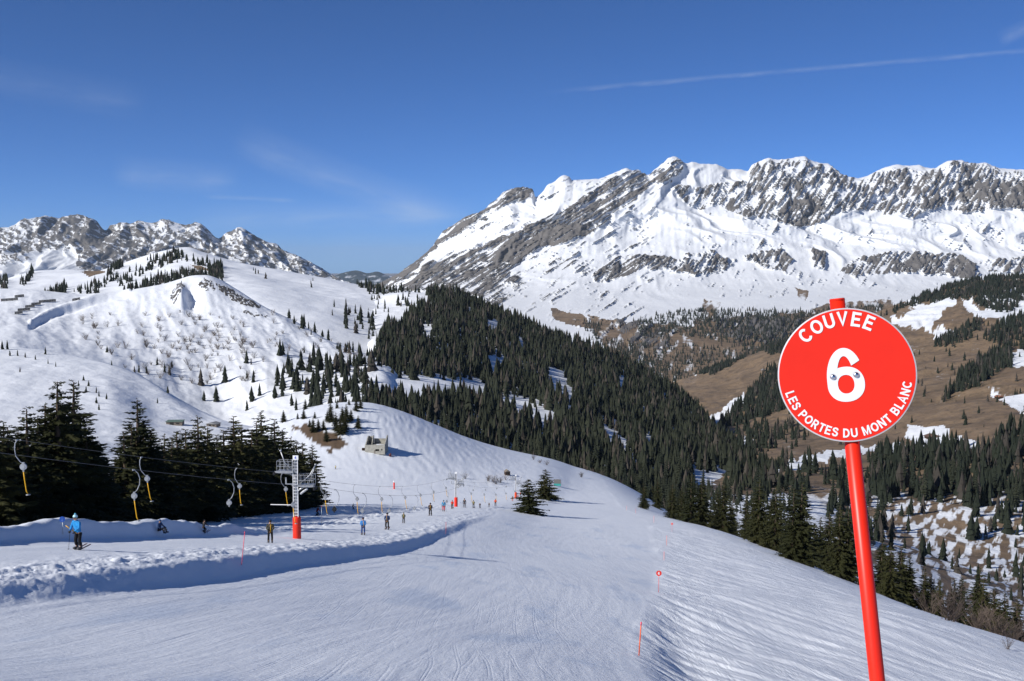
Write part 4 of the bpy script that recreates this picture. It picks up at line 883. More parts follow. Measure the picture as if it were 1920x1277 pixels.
if g: shrub(g, 0.9, 1, 'lone small bush on the bright snow at the lower right corner', None, 1.0)
for i, (px, py) in enumerate(((925, 905), (930, 908), (916, 903), (938, 905), (948, 900), (872, 898), (1090, 895), (1012, 868), (1000, 862), (1025, 872))):
    g = hit(px, py, 200)
    if g: shrub(g, rn.uniform(1.5, 2.8), i, 'low leafless bush at the foot of the knoll', 'low bushes at the foot of the knoll', 1.3)
# ------------------------------------------------------------------ built objects
M_RED = plain('red_plastic', (0.82, 0.024, 0.007), 0.38, var=0.05, nscale=5, spec=0.35)
M_PADRED = plain('red_padding', (0.80, 0.035, 0.015), 0.5, var=0.10, nscale=3, spec=0.3, bump=0.3, bscale=6)
M_WHITE = plain('white_paint', (0.82, 0.82, 0.82), 0.45, var=0.03, nscale=10)
M_GALV = plain('galvanised_steel', (0.46, 0.47, 0.48), 0.45, 0.7, var=0.18, nscale=5)
M_CHROME = plain('bolt_steel', (0.62, 0.63, 0.65), 0.22, 1.0, var=0.05)
M_RIM = plain('grey_edge', (0.62, 0.60, 0.60), 0.4, 0.2, var=0.05)
M_YEL = plain('yellow_tube', (0.80, 0.42, 0.015), 0.45, var=0.06, nscale=6)
M_BLACK = plain('black_rubber', (0.02, 0.02, 0.022), 0.6, var=0.2)
M_CABLE = plain('steel_cable', (0.10, 0.10, 0.105), 0.5, 0.4, var=0.1)
M_BLUESIGN = plain('blue_sign', (0.03, 0.10, 0.42), 0.4, var=0.05)
M_BLUEINK = plain('blue_ink', (0.03, 0.06, 0.55), 0.5, var=0.05)
M_CONC = plain('raw_concrete', (0.34, 0.325, 0.28), 0.9, var=0.25, nscale=1.3, spec=0.15, bump=0.4, bscale=3)
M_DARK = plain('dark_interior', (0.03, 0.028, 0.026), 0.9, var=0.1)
M_WOOD = plain('weathered_wood', (0.05, 0.03, 0.02), 0.8, var=0.35, nscale=2.5, spec=0.15)
M_WOODG = plain('grey_timber', (0.20, 0.17, 0.14), 0.85, var=0.3, nscale=3, spec=0.1)
M_ROOFG = plain('green_roof', (0.13, 0.19, 0.15), 0.6, var=0.12, nscale=1)
M_ROOFS = plain('grey_roof', (0.25, 0.25, 0.25), 0.7, var=0.12, nscale=1)
M_SNOWP = plain('loose_snow', (0.86, 0.88, 0.91), 0.7, var=0.02, nscale=2, bump=0.4, bscale=8)
M_TEAL = plain('teal_panel', (0.05, 0.33, 0.30), 0.5, var=0.25, nscale=2)
M_ORANGE = plain('orange_pole', (0.85, 0.13, 0.03), 0.45, var=0.05)
M_PINK = plain('pink_tape', (0.85, 0.10, 0.16), 0.5, var=0.05)
M_FENCE = plain('fence_timber', (0.010, 0.009, 0.008), 0.9, var=0.3, nscale=0.6, spec=0.1)

def bx(cx, cy, cz, sx, sy, sz, R=None):
    V = [Vector((x * sx / 2, y * sy / 2, z * sz / 2)) for z in (-1, 1) for y in (-1, 1) for x in (-1, 1)]
    if R is not None: V = [R @ v for v in V]
    V = [v + Vector((cx, cy, cz)) for v in V]
    return V, [(0, 2, 3, 1), (4, 5, 7, 6), (0, 1, 5, 4), (2, 6, 7, 3), (0, 4, 6, 2), (1, 3, 7, 5)]
def cyl(c, axis, r, h, n=16, r2=None):
    a = Vector(axis).normalized(); c = Vector(c); return tube([c - a * h / 2, c + a * h / 2], [r, r if r2 is None else r2], n)
def bar(a, b, r, n=6): return tube([a, b], r, n)
def lathe(prof, n=20, c=(0, 0, 0)):
    V = []; F = []; c = Vector(c)
    for r, z in prof:
        for k in range(n): t = 2 * math.pi * k / n; V.append(c + Vector((r * math.cos(t), r * math.sin(t), z)))
    for i in range(len(prof) - 1):
        for k in range(n): F.append((i * n + k, i * n + (k + 1) % n, (i + 1) * n + (k + 1) % n, (i + 1) * n + k))
    F.append(tuple(range(n - 1, -1, -1))); F.append(tuple((len(prof) - 1) * n + k for k in range(n)))
    return V, F
def part(name, parts, mat, parent, smooth=False, label=None):
    o = link(name, pymesh(name, parts, smooth), mat, parent)
    if label: o['label'] = label
    return o
def _arc(cx, cz, rx, rz, a0, a1, n=18): return [(cx + rx * math.cos(math.radians(a0 + (a1 - a0) * k / n)), cz + rz * math.sin(math.radians(a0 + (a1 - a0) * k / n))) for k in range(n + 1)]
STROKES = {   # heavy sans capitals as strokes on a grid one cap height tall: (width, strokes)
    'C': (.76, [_arc(.40, .5, .30, .40, 42, 318, 24)]), 'O': (.82, [_arc(.41, .5, .31, .40, 0, 360, 32)]), 'U': (.74, [[(.11, 1)] + _arc(.37, .36, .26, .26, 180, 360, 16) + [(.63, 1)]]), 'V': (.72, [[(.08, 1), (.36, .13), (.64, 1)]]),
    'E': (.66, [[(.11, 0), (.11, 1)], [(.11, .9), (.62, .9)], [(.11, .52), (.57, .52)], [(.11, .1), (.64, .1)]]), 'L': (.60, [[(.11, 0), (.11, 1)], [(.11, .1), (.58, .1)]]),
    'S': (.68, [[(.57, .70), (.53, .83), (.42, .90), (.27, .90), (.15, .83), (.12, .71), (.19, .60), (.34, .53), (.50, .45), (.58, .33), (.55, .19), (.43, .10), (.26, .10), (.14, .17), (.10, .30)]]),
    'P': (.68, [[(.11, 0), (.11, 1)], [(.11, .9), (.36, .9)] + _arc(.36, .675, .20, .225, 90, -90, 14)[1:] + [(.11, .45)]]), 'R': (.72, [[(.11, 0), (.11, 1)], [(.11, .9), (.36, .9)] + _arc(.36, .685, .20, .215, 90, -90, 14)[1:] + [(.11, .47)], [(.36, .47), (.60, 0)]]),
    'T': (.64, [[(.32, 0), (.32, .9)], [(.02, .9), (.62, .9)]]), 'D': (.74, [[(.11, 0), (.11, 1)], [(.11, .9), (.30, .9)] + _arc(.30, .5, .32, .40, 90, -90, 18)[1:] + [(.11, .1)]]),
    'M': (.88, [[(.11, 0), (.11, 1)], [(.14, .96), (.44, .10), (.74, .96)], [(.77, 1), (.77, 0)]]), 'N': (.74, [[(.11, 0), (.11, 1)], [(.13, .96), (.61, .04)], [(.63, 0), (.63, 1)]]),
    'B': (.72, [[(.11, 0), (.11, 1)], [(.11, .9), (.36, .9)] + _arc(.36, .71, .18, .19, 90, -90, 12)[1:] + [(.11, .52)], [(.36, .52)] + _arc(.38, .31, .21, .21, 90, -90, 12)[1:] + [(.11, .1)]]), 'A': (.72, [[(.06, 0), (.36, .94), (.66, 0)], [(.18, .30), (.54, .30)]]),
    '4': (.72, [[(.50, 0), (.50, 1)], [(.50, .95), (.08, .30)], [(.04, .28), (.70, .28)]]), '6': (.72, [_arc(.36, .31, .26, .22, 0, 360, 26), [(.11, .33)] + _arc(.37, .46, .26, .45, 180, 38, 16)])}
def glyph(ch, size, th=0.20, ext=0.0012):
    """solid letter, centred, cap height = size, facing -Y in the XZ plane"""
    w, strokes = STROKES[ch]; V = []; F = []
    for si, st in enumerate(strokes):
        p = [Vector((x - w / 2, z - 0.5)) for x, z in st]; closed = (p[0] - p[-1]).length < 1e-4; n = len(p); q = len(V); L = []; R_ = []
        for i in range(n):
            a = p[i] - p[i - 1] if i else (p[-1] - p[-2] if closed else p[1] - p[0]); b = p[i + 1] - p[i] if i < n - 1 else (p[1] - p[0] if closed else a)
            a = a.normalized(); b = b.normalized(); t = (a + b); t = t.normalized() if t.length > 1e-6 else a; nn = Vector((-t.y, t.x)); k = 1.0 / max(0.55, nn.dot(Vector((-a.y, a.x))))
            L.append(p[i] + nn * th / 2 * k); R_.append(p[i] - nn * th / 2 * k)
        y = -ext - 0.00012 * si
        for u in L + R_: V.append((u.x * size, y, u.y * size))
        for u in L + R_: V.append((u.x * size, 0.0, u.y * size))
        m = 2 * n
        for i in range(n - 1):
            F += [(q + i, q + n + i, q + n + i + 1, q + i + 1), (q + i, q + i + 1, q + m + i + 1, q + m + i), (q + n + i + 1, q + n + i, q + m + n + i, q + m + n + i + 1)]
        if not closed: F += [(q, q + m, q + m + n, q + n), (q + n - 1, q + 2 * n - 1, q + m + 2 * n - 1, q + m + n - 1)]
    me = bpy.data.meshes.new('letter'); me.from_pydata(V, [], F); me.update(); return me

# ---- the piste sign
def build_sign():
    C = Vector(P(1587, 703, 3.15)); T = Vector(P(1569.5, 561, 3.19)); B = Vector(P(1645, 1277, 3.10))
    up = (T - B).normalized(); gz = float(ground(B.x + 0.05, B.y)); base = B + (B - T) * ((B.z - gz + 0.15) / (T.z - B.z))
    root = empty('piste_sign', base)
    tag(root, 'large round red sign with a white numeral 6 on a red pole in the foreground', 'sign')
    inv = Matrix.Translation(-base)
    part('pole', [tube([base - base, (T - base) * 0.5, T - base], [0.0225, 0.0220, 0.0215], 28)], M_RED, root, True)
    part('pole_cap', [tube([(T - base) - up * 0.004, (T - base) + up * 0.002], [0.0222, 0.0205], 28)], M_RED, root, True)
    nrm = Vector((-0.20, -0.98, 0)); nrm = (nrm - up * nrm.dot(up)).normalized(); right = (-nrm).cross(up).normalized()   # right in the view
    M = Matrix((( right.x, -nrm.x, up.x), (right.y, -nrm.y, up.y), (right.z, -nrm.z, up.z))).to_4x4()
    M = M @ Matrix.Scale(0.963, 4); M.translation = C - base
    def sub(name, me, mat, loc=(0, 0, 0), roll=0.0, parent=root, sm=False):
        o = link(name, me, mat, parent); o.matrix_local = M @ Matrix.Translation(loc) @ Matrix.Rotation(roll, 4, 'Y'); return o
    R = 0.2
    def ring(prof, n=96):
        V, F = lathe(prof, n); V = [Vector((v.x, -v.z, v.y)) for v in V]; return V, [tuple(reversed(f)) for f in F]
    sub('disc', pymesh('disc', [ring([(R - 0.004, 0.0), (R - 0.004, 0.0075)])]), M_RED)
    sub('rim', pymesh('rim', [ring([(R - 0.0035, -0.001), (R, 0.001), (R, 0.006), (R - 0.0040, 0.0071)])]), M_RIM)
    f = -0.0077
    sub('clamp', pymesh('clamp', [bx(0, 0.010, 0, 0.09, 0.016, 0.03)]), M_GALV)
    for ch, a in zip('COUVEE', (-39.5, -25.2, -11.6, 1.6, 15.2, 28.2)):
        t = math.radians(a); sub('letter', glyph(ch, 0.0435, 0.178), M_WHITE, (0.168 * math.sin(t), f, 0.168 * math.cos(t)), t)
    txt = 'LES PORTES DU MONT BLANC'; wd = {k: v[0] + 0.06 for k, v in STROKES.items()}; wd[' '] = 0.38
    tot = sum(wd[c] for c in txt); s = 0
    for ch in txt:
        w = wd[ch]; a = -79 + 158 * (s + w / 2) / tot; s += w
        if ch == ' ': continue
        t = math.radians(a); sub('letter', glyph(ch, 0.0272, 0.178), M_WHITE, (0.1735 * math.sin(t), f, -0.1735 * math.cos(t)), -t)
    def six(h):     # the numeral: bowl and stem
        w = 0.665 * h; st = 0.185 * h; V = []; F = []
        def strip(o, i_, y, closed):
            q = len(V); n = len(o); V.extend([(x, y, z) for x, z in o] + [(x, y, z) for x, z in i_] + [(x, 0, z) for x, z in o] + [(x, 0, z) for x, z in i_])
            for k in range(n if closed else n - 1):
                k2 = (k + 1) % n; F.extend([(q + k, q + k2, q + n + k2, q + n + k), (q + k, q + 2 * n + k, q + 2 * n + k2, q + k2), (q + n + k2, q + 3 * n + k2, q + 3 * n + k, q + n + k)])
        rx = w / 2; cz = -h / 2 + 0.325 * h; n = 56; A = [2 * math.pi * k / n for k in range(n)]
        se = lambda a, rx_, rz_: (rx_ * math.copysign(abs(math.cos(a)) ** 0.92, math.cos(a)), cz + rz_ * math.copysign(abs(math.sin(a)) ** 0.92, math.sin(a)))
        strip([se(a, rx, 0.325 * h) for a in A], [se(a, rx - st, 0.325 * h - st * 0.82) for a in A], -0.0012, True)
        zc = -h / 2 + 0.42 * h; B_ = [math.pi - math.radians(146) * k / 24 for k in range(25)]
        o = [(-rx, cz + 0.0)] + [(rx * math.cos(a), zc + 0.58 * h * math.sin(a)) for a in B_]
        i_ = [(-rx + st, cz + 0.0)] + [((rx - st) * math.cos(a), zc + (0.58 * h - st * 0.82) * math.sin(a)) for a in B_]
        strip(o, i_, -0.0015, False)
        me = bpy.data.meshes.new('digit'); me.from_pydata(V, [], F); me.update(); return me
    sub('digit', six(0.161), M_WHITE, (-0.004, f, 0.001))
    for bxx in (-0.040, 0.027):
        bolt = pymesh('bolt', [ring([(0.0088, 0.0), (0.0088, 0.002), (0.0065, 0.005), (0.002, 0.0063)], 20)], True)
        sub('bolt', bolt, M_CHROME, (bxx, f - 0.0014, -0.002))
build_sign()

# ---- small piste markers and snow poles
def marker(px, pb, pt, label, disc=True, mat=None, lean=0.0, r=0.0, group=None, name='piste_marker'):
    g = hit(px, pb)
    if g is None: return
    H = (pb - pt) / FPX * g.y
    e = empty(name, g, (0, lean, 0)); tag(e, label, 'marker' if disc else 'pole', group)
    rr = max(0.016, r)
    part('pole', [tube([(0, 0, -0.2), (0, 0, H)], rr, 8)], mat or M_RED, e, True)
    if disc:
        d = min(0.2, H * 0.13); part('disc', [cyl((0, -rr - 0.006, H - d * 0.9), (0, 1, 0), d, 0.012, 28)], M_RED, e)
        o = link('digit', glyph('6', d * 1.05, 0.2), M_WHITE, e); o.location = (0, -rr - 0.014, H - d * 0.9)
    else:
        part('tip', [tube([(0, 0, H - 0.12), (0, 0, H + 0.01)], rr * 1.25, 8)], M_PINK, e, True)
marker(1235, 1111, 1069, 'small round red marker numbered 6 halfway down the right edge of the run', group='round red markers')
marker(1260, 997, 980, 'far round red marker beside the right edge of the run', group='round red markers')
marker(1198, 1229, 1164, 'orange pole in the churned snow at the lower right edge of the run', False, M_ORANGE, 0.06, 0.022)
marker(453, 1060, 995, 'thin leaning red pole on the bank in front of the lift track', False, M_PINK, 0.11, 0.018)
marker(836, 1001, 979, 'thin red pole on the bank left of the two firs', False, M_ORANGE, 0.02, 0.02)
marker(603, 985, 948, 'thin pole with a pink tip right of the first lift tower', False, M_GALV, 0.01, 0.02)
for px, pb, pt in ((1250, 1023, 1004), (1226, 980, 967), (1192, 963, 954), (1175, 957, 948), (1245, 1050, 1034)):
    marker(px, pb, pt, 'tiny red pole in the line along the right edge of the run', False, M_ORANGE, 0, 0.025, 'line of tiny red poles')
def blue_sign():
    g = hit(118, 1003); e = empty('blue_sign', g); tag(e, 'round blue sign on a thin post behind the skier in blue', 'sign'); H = 31 / FPX * g.y
    part('post', [tube([(0, 0, -0.3), (0, 0, H)], 0.02, 8)], M_GALV, e, True)
    part('disc', [cyl((0, -0.03, H - 0.05), (0, 1, 0), 0.155, 0.015, 28)], M_BLUESIGN, e)
    part('arrow', [bx(0, -0.042, H - 0.05, 0.03, 0.006, 0.16), bx(-0.03, -0.043, H - 0.10, 0.03, 0.006, 0.08, Matrix.Rotation(0.7, 3, 'Y')), bx(0.03, -0.043, H - 0.10, 0.03, 0.006, 0.08, Matrix.Rotation(-0.7, 3, 'Y'))], plain('pale_blue', (0.12, 0.22, 0.5), 0.5), e)
blue_sign()

# ---- drag lift: towers, cables, hangers
AX, AZ = -1.78, 5.55; BXX, BZ = 1.55, 4.35
def tower(px, pb, num, label, H=6.9, full=True):
    g = hit(px, pb); k = 1.0
    e = empty('lift_tower', g, (0, 0, -math.atan(0.081))); tag(e, label, 'lift tower', 'drag lift towers')
    pr = [(0.30, -0.1), (0.335, 0.05), (0.345, 0.5), (0.33, 0.9), (0.345, 1.3), (0.33, 1.7), (0.30, 1.85), (0.2, 1.87)]
    part('padding', [lathe([(r + 0.012 * math.sin(z * 9), z) for r, z in pr], 20)], M_PADRED, e, True)
    part('mast', [tube([(0, 0, 0), (0, 0, H - 0.35)], [0.17, 0.14], 14)], M_GALV, e, True)
    for s in (-1, 1): part('ladder_rail', [bx(s * 0.19, -0.27, (1.87 + H - 0.3) / 2, 0.055, 0.055, H - 0.3 - 1.87)], M_WHITE, e)
    z = 2.0
    while z < H - 0.4:
        part('rung', [cyl((0, -0.27, z), (1, 0, 0), 0.024, 0.36, 8)], M_WHITE, e); z += 0.255
    sg = part('number_plate', [bx(0.05, -0.31, H - 0.13, 0.46, 0.04, 0.36)], M_WHITE, e)
    if num:
        o = link('digit', glyph(num, 0.22, 0.18), M_BLUEINK, sg); o.location = (0.05, -0.335, H - 0.13)
    # left work platform
    def platform(x0, x1, z, side):
        p = part('platform', [bx((x0 + x1) / 2, 0, z, abs(x1 - x0), 0.75, 0.06)] + [bx((x0 + x1) / 2, yy, z - 0.07, abs(x1 - x0), 0.06, 0.10) for yy in (-0.36, 0.36)], M_GALV, e)
        rails = []
        for yy in (-0.38, 0.38):
            for hh in (0.42, 0.85): rails.append(bar((x0, yy, z + hh), (x1, yy, z + hh), 0.022))
            for t in np.linspace(0, 1, 5): rails.append(bar((x0 + (x1 - x0) * t, yy, z), (x0 + (x1 - x0) * t, yy, z + 0.85), 0.02))
        for hh in (0.42, 0.85): rails.append(bar((x0, -0.38, z + hh), (x0, 0.38, z + hh), 0.022))
        part('railing', rails, M_GALV, p)
    platform(-1.50, -0.16, 5.62, -1); platform(1.50, 0.16, 4.50, 1)
    part('lifting_arm', [tube([(-1.28, 0, 7.25), (-0.95, 0, 6.3), (-0.25, 0, 5.6)], 0.05, 8), tube([(-1.28, 0, 7.25), (-0.75, 0, 5.65)], 0.035, 8), lathe([(0.0, 7.2), (0.09, 7.22), (0.09, 7.32), (0.0, 7.34)], 10, (-1.28, 0, 0))], M_GALV, e, True)
    part('lifting_arm', [tube([(1.62, 0, 6.15), (1.15, 0, 5.3), (0.25, 0, 4.5)], 0.05, 8), tube([(1.62, 0, 6.15), (1.0, 0, 4.5)], 0.035, 8), lathe([(0.0, 6.1), (0.09, 6.12), (0.09, 6.22), (0.0, 6.24)], 10, (1.62, 0, 0))], M_GALV, e, True)
    part('cross_arm', [tube([(-1.8, 0, 5.50), (-0.5, 0, 5.42), (0, 0, 5.0)], 0.075, 8), tube([(1.55, 0, 4.38), (0.6, 0, 4.30), (0, 0, 3.9)], 0.075, 8), bx(-0.45, 0, 4.52, 0.85, 0.09, 0.09), bx(-0.86, 0, 4.78, 0.1, 0.1, 0.55), tube([(0.35, -0.1, 3.75), (0.95, -0.1, 4.2)], 0.1, 8)], M_GALV, e)
    for cx, cz in ((AX, AZ - 0.14), (BXX, BZ - 0.14)):
        for yy in (-0.34, 0, 0.34): part('sheave', [cyl((cx, yy, cz), (1, 0, 0), 0.13, 0.07, 16)], M_BLACK, e)
    if full: part('gate_arm', [cyl((-1.15, -0.25, 2.85), (1, 0, 0), 0.035, 1.9, 8)], M_WHITE, e)
    return e, g
TW = []
TW.append(tower(557, 1010, '4', 'first lift tower with ladder, red padded foot and number 4 plate'))
TW.append(tower(855, 950, '', 'second lift tower with red padding, behind the queue of skiers', full=False))
TW.append(tower(967, 935, '', 'farthest and smallest lift tower left of the two firs', full=False))
def tower_pts(off, z):
    pts = [];  y0 = 14.0; x0 = lift_x(y0); g0 = float(base_h(np.array(x0), np.array(y0)))
    pts.append(Vector((x0 + off - 3.0, y0, g0 + z + 1.2)))
    for e, g in TW: pts.append(Vector((g.x + off, g.y, g.z + z)))
    e = hit(1010, 922); pts.append(Vector((e.x + off * 0.6, e.y + 40, e.z - 8 + 4.2)))
    return pts
def cable(off, z, label):
    pts = tower_pts(off, z); q = []
    for a, b in zip(pts[:-1], pts[1:]):
        for t in np.linspace(0, 1, 14, endpoint=False):
            p = a.lerp(b, t); p.z -= 4 * 0.011 * (b - a).length * t * (1 - t) * min(1, (b - a).length / 120); q.append(p)
    q.append(pts[-1]); o = link('haul_cable', pymesh('haul_cable', [tube(q, 0.013, 5)], True), M_CABLE); tag(o, label, 'cable'); return q
QA = cable(AX, AZ, 'upper left haul cable of the drag lift, crossing in front of the spruces')
QB = cable(BXX, BZ, 'lower right haul cable of the drag lift above the riders')
def on_cable(q, px):
    best = None
    for a, b in zip(q[:-1], q[1:]):
        for t in np.linspace(0, 1, 12):
            p = a.lerp(b, float(t))
            if p.y < 15: continue
            x, y = PROJ(np.array(p)); e = abs(x - px)
            if best is None or e < best[0]: best = (e, p)
    return best[1]
def hanger_meshes():
    rod = pymesh('rod', [tube([(0, 0, 0.06), (0.0, 0, 0), (-0.12, 0, -0.16), (-0.16, 0, -0.55), (-0.10, 0, -0.95), (0.16, 0, -1.30), (0.34, 0, -1.42)], [0.028] * 7, 7), cyl((0, 0, 0.02), (0, 1, 0), 0.05, 0.22, 8)], True)
    rod2 = pymesh('rod', [tube([(0, 0, 0.06), (0.10, 0, 0.0), (0.30, 0, -0.2), (0.42, 0, -0.55), (0.40, 0, -0.95), (0.22, 0, -1.35), (0.02, 0, -1.55)], [0.028] * 7, 7), cyl((0, 0, 0.02), (0, 1, 0), 0.05, 0.22, 8)], True)
    bxm = pymesh('spring_box', [cyl((0, 0, 0), (0, 1, 0), 0.20, 0.13, 18), cyl((0, 0, 0), (0, 1, 0), 0.12, 0.19, 14), bx(0, 0, 0.2, 0.14, 0.10, 0.14), bx(0, 0, -0.24, 0.08, 0.08, 0.14)])
    bxk = bxm.copy()
    pl = pymesh('pull_tube', [tube([(0, 0, -0.28), (0.05, 0, -0.8), (0.14, 0, -1.5), (0.22, 0, -1.66)], [0.035, 0.035, 0.035, 0.03], 8)], True)
    pt = pymesh('platter', [lathe([(0.02, 0.03), (0.13, 0.0), (0.14, -0.03), (0.05, -0.05)], 16, (0.24, 0, -1.70))], True)
    for m_, c_ in ((rod, M_GALV), (rod2, M_GALV), (bxm, M_GALV), (bxk, M_BLACK), (pl, M_YEL), (pt, M_GALV)): m_.materials.append(c_)
    return rod, rod2, bxm, bxk, pl, pt
HG = hanger_meshes()
def hanger(q, px, label, group, mode=0, tube_on=True, dark=False, swing=0.0, s=1.0):
    p = on_cable(q, px); e = empty('lift_hanger', p - Vector((0, 0, 0.04)), (0, swing, 0), s); tag(e, label, 'lift hanger', group)
    def c(nm, me, loc=(0, 0, 0)):
        o = bpy.data.objects.new(nm, me); COL.objects.link(o); o.parent = e; o.location = loc
    c('rod', HG[mode]); end = Vector((0.34, 0, -1.6)) if mode == 0 else Vector((0.02, 0, -1.75))
    c('spring_box', HG[3 if dark else 2], end)
    if tube_on: c('pull_tube', HG[4], end); c('platter', HG[5], end)
GA = 'platter hangers on the lift cables'
for px, lab, md, sw in ((28, 'platter hanger nearest the left edge, with a yellow tube', 0, 0.0), (268, 'platter hanger on the upper cable before the open-topped spruce', 0, -0.04), (443, 'platter hanger on the upper cable left of the first tower', 0, 0.05), (527, 'platter hanger hanging under the left platform of the first tower', 0, 0.0)):
    hanger(QA, px, lab, GA, md, True, False, sw, 0.82)
for px, lab, tb, md in ((247, 'large platter hanger on the lower cable, tube reaching lowest', True, 1), (430, 'empty hanger without a tube on the lower cable', False, 1), (548, 'platter hanger just left of the ladder of the first tower', True, 1)):
    hanger(QB, px, lab, GA, md, tb, False, 0.0, 0.80 if px == 247 else 0.86)
for i, px in enumerate((604, 664, 712, 755, 784, 810, 832)):
    hanger(QA, px, 'small platter hanger on the far cable between the first and second towers', GA + ' between the towers', 0, True, False, random.uniform(-.08, .08))
for i, px in enumerate((627, 680, 730, 778, 808, 836)):
    hanger(QB, px, 'small empty hanger on the near cable between the first and second towers', GA + ' above the riders', 1, False, i == 0, random.uniform(-.08, .08))
for i, px in enumerate((874, 887, 899, 910, 921, 931, 940, 949, 957)):
    hanger(QA if i % 2 else QB, px + (6 if i % 2 == 0 else 0), 'tiny hanger on the cables between the second and third towers', GA + ' beyond the second tower', i % 2, i % 2 == 0)

# ---- people
M_SKIN = plain('skin', (0.55, 0.32, 0.22), 0.55, var=0.08)
_CM = {}
def cloth(c):
    if c not in _CM: _CM[c] = plain('cloth_%d' % len(_CM), c, 0.75, var=0.22, nscale=9, spec=0.15, bump=0.3, bscale=14)
    return _CM[c]
SC2 = bpy.data.scenes.new('workshop')
def skin_mesh(name, pts, edges, root=0, sub=1):
    me = bpy.data.meshes.new(name); me.from_pydata([p[:3] for p in pts], edges, []); me.update()
    o = bpy.data.objects.new(name, me); SC2.collection.objects.link(o); md = o.modifiers.new('s', 'SKIN'); md.use_smooth_shade = True
    lay = me.skin_vertices[0].data if me.skin_vertices else None
    if lay is None:
        o.modifiers.remove(md)
        bm = bmesh.new(); bm.from_mesh(me); bm.verts.layers.skin.verify(); bm.to_mesh(me); bm.free(); md = o.modifiers.new('s', 'SKIN'); md.use_smooth_shade = True; lay = me.skin_vertices[0].data
    for i, p in enumerate(pts):
        r = p[3]; lay[i].radius = (r, r) if not isinstance(r, tuple) else r; lay[i].use_root = (i == root)
    sb = o.modifiers.new('u', 'SUBSURF'); sb.levels = sub; sb.render_levels = sub
    vl = SC2.view_layers[0]; vl.update()
    out = bpy.data.meshes.new_from_object(o.evaluated_get(vl.depsgraph))
    bpy.data.objects.remove(o); bpy.data.meshes.remove(me); out.name = name
    return out
def glove_mesh():
    """left-right neutral ski glove, fingers curled, pointing along -Z from the wrist"""
    P_ = [bx(0, 0, -0.045, 0.085, 0.042, 0.09)]
    for i, (x, l) in enumerate(((-0.032, 0.060), (-0.011, 0.072), (0.011, 0.068), (0.031, 0.052))):
        P_.append(tube([(x, 0, -0.085), (x, -0.012, -0.085 - l * .45), (x, -0.045, -0.085 - l * .62), (x, -0.06, -0.085 - l * .3)], [0.013, 0.012, 0.011, 0.008], 6))
    P_.append(tube([(0.038, -0.01, -0.03), (0.058, -0.035, -0.055), (0.05, -0.06, -0.08)], [0.015, 0.013, 0.009], 6))
    return pymesh('glove', P_, True)
GLOVE = glove_mesh(); GLOVE.materials.append(M_BLACK)
SKI = pymesh('ski', [([Vector(v) for v in [(-.045, -.75, .02), (.045, -.75, .02), (.035, .0, .025), (-.035, .0, .025), (-.045, .7, .02), (.045, .7, .02), (-.03, -.9, .07), (.03, -.9, .07), (-.045, -.75, .0), (.045, -.75, .0), (.035, .0, .0), (-.035, .0, .0), (-.045, .7, .0), (.045, .7, .0), (-.03, -.9, .055), (.03, -.9, .055)]],
      [(0, 1, 2, 3), (3, 2, 5, 4), (6, 7, 1, 0), (8, 11, 10, 9), (11, 12, 13, 10), (14, 8, 9, 15), (0, 3, 11, 8), (3, 4, 12, 11), (1, 9, 10, 2), (2, 10, 13, 5), (4, 5, 13, 12), (6, 0, 8, 14), (7, 15, 9, 1), (6, 14, 15, 7)])])
BOOT = pymesh('boot', [tube([(0, 0.02, 0.04), (0, 0.03, 0.16), (0, 0.0, 0.33)], [0.075, 0.07, 0.075], 10), bx(0, -0.07, 0.075, 0.115, 0.25, 0.10)], True)
BOOT.materials.append(plain('ski_boot', (0.06, 0.06, 0.065), 0.4)); SKI.materials.append(plain('ski_top', (0.10, 0.05, 0.05), 0.35, var=0.6, nscale=4))
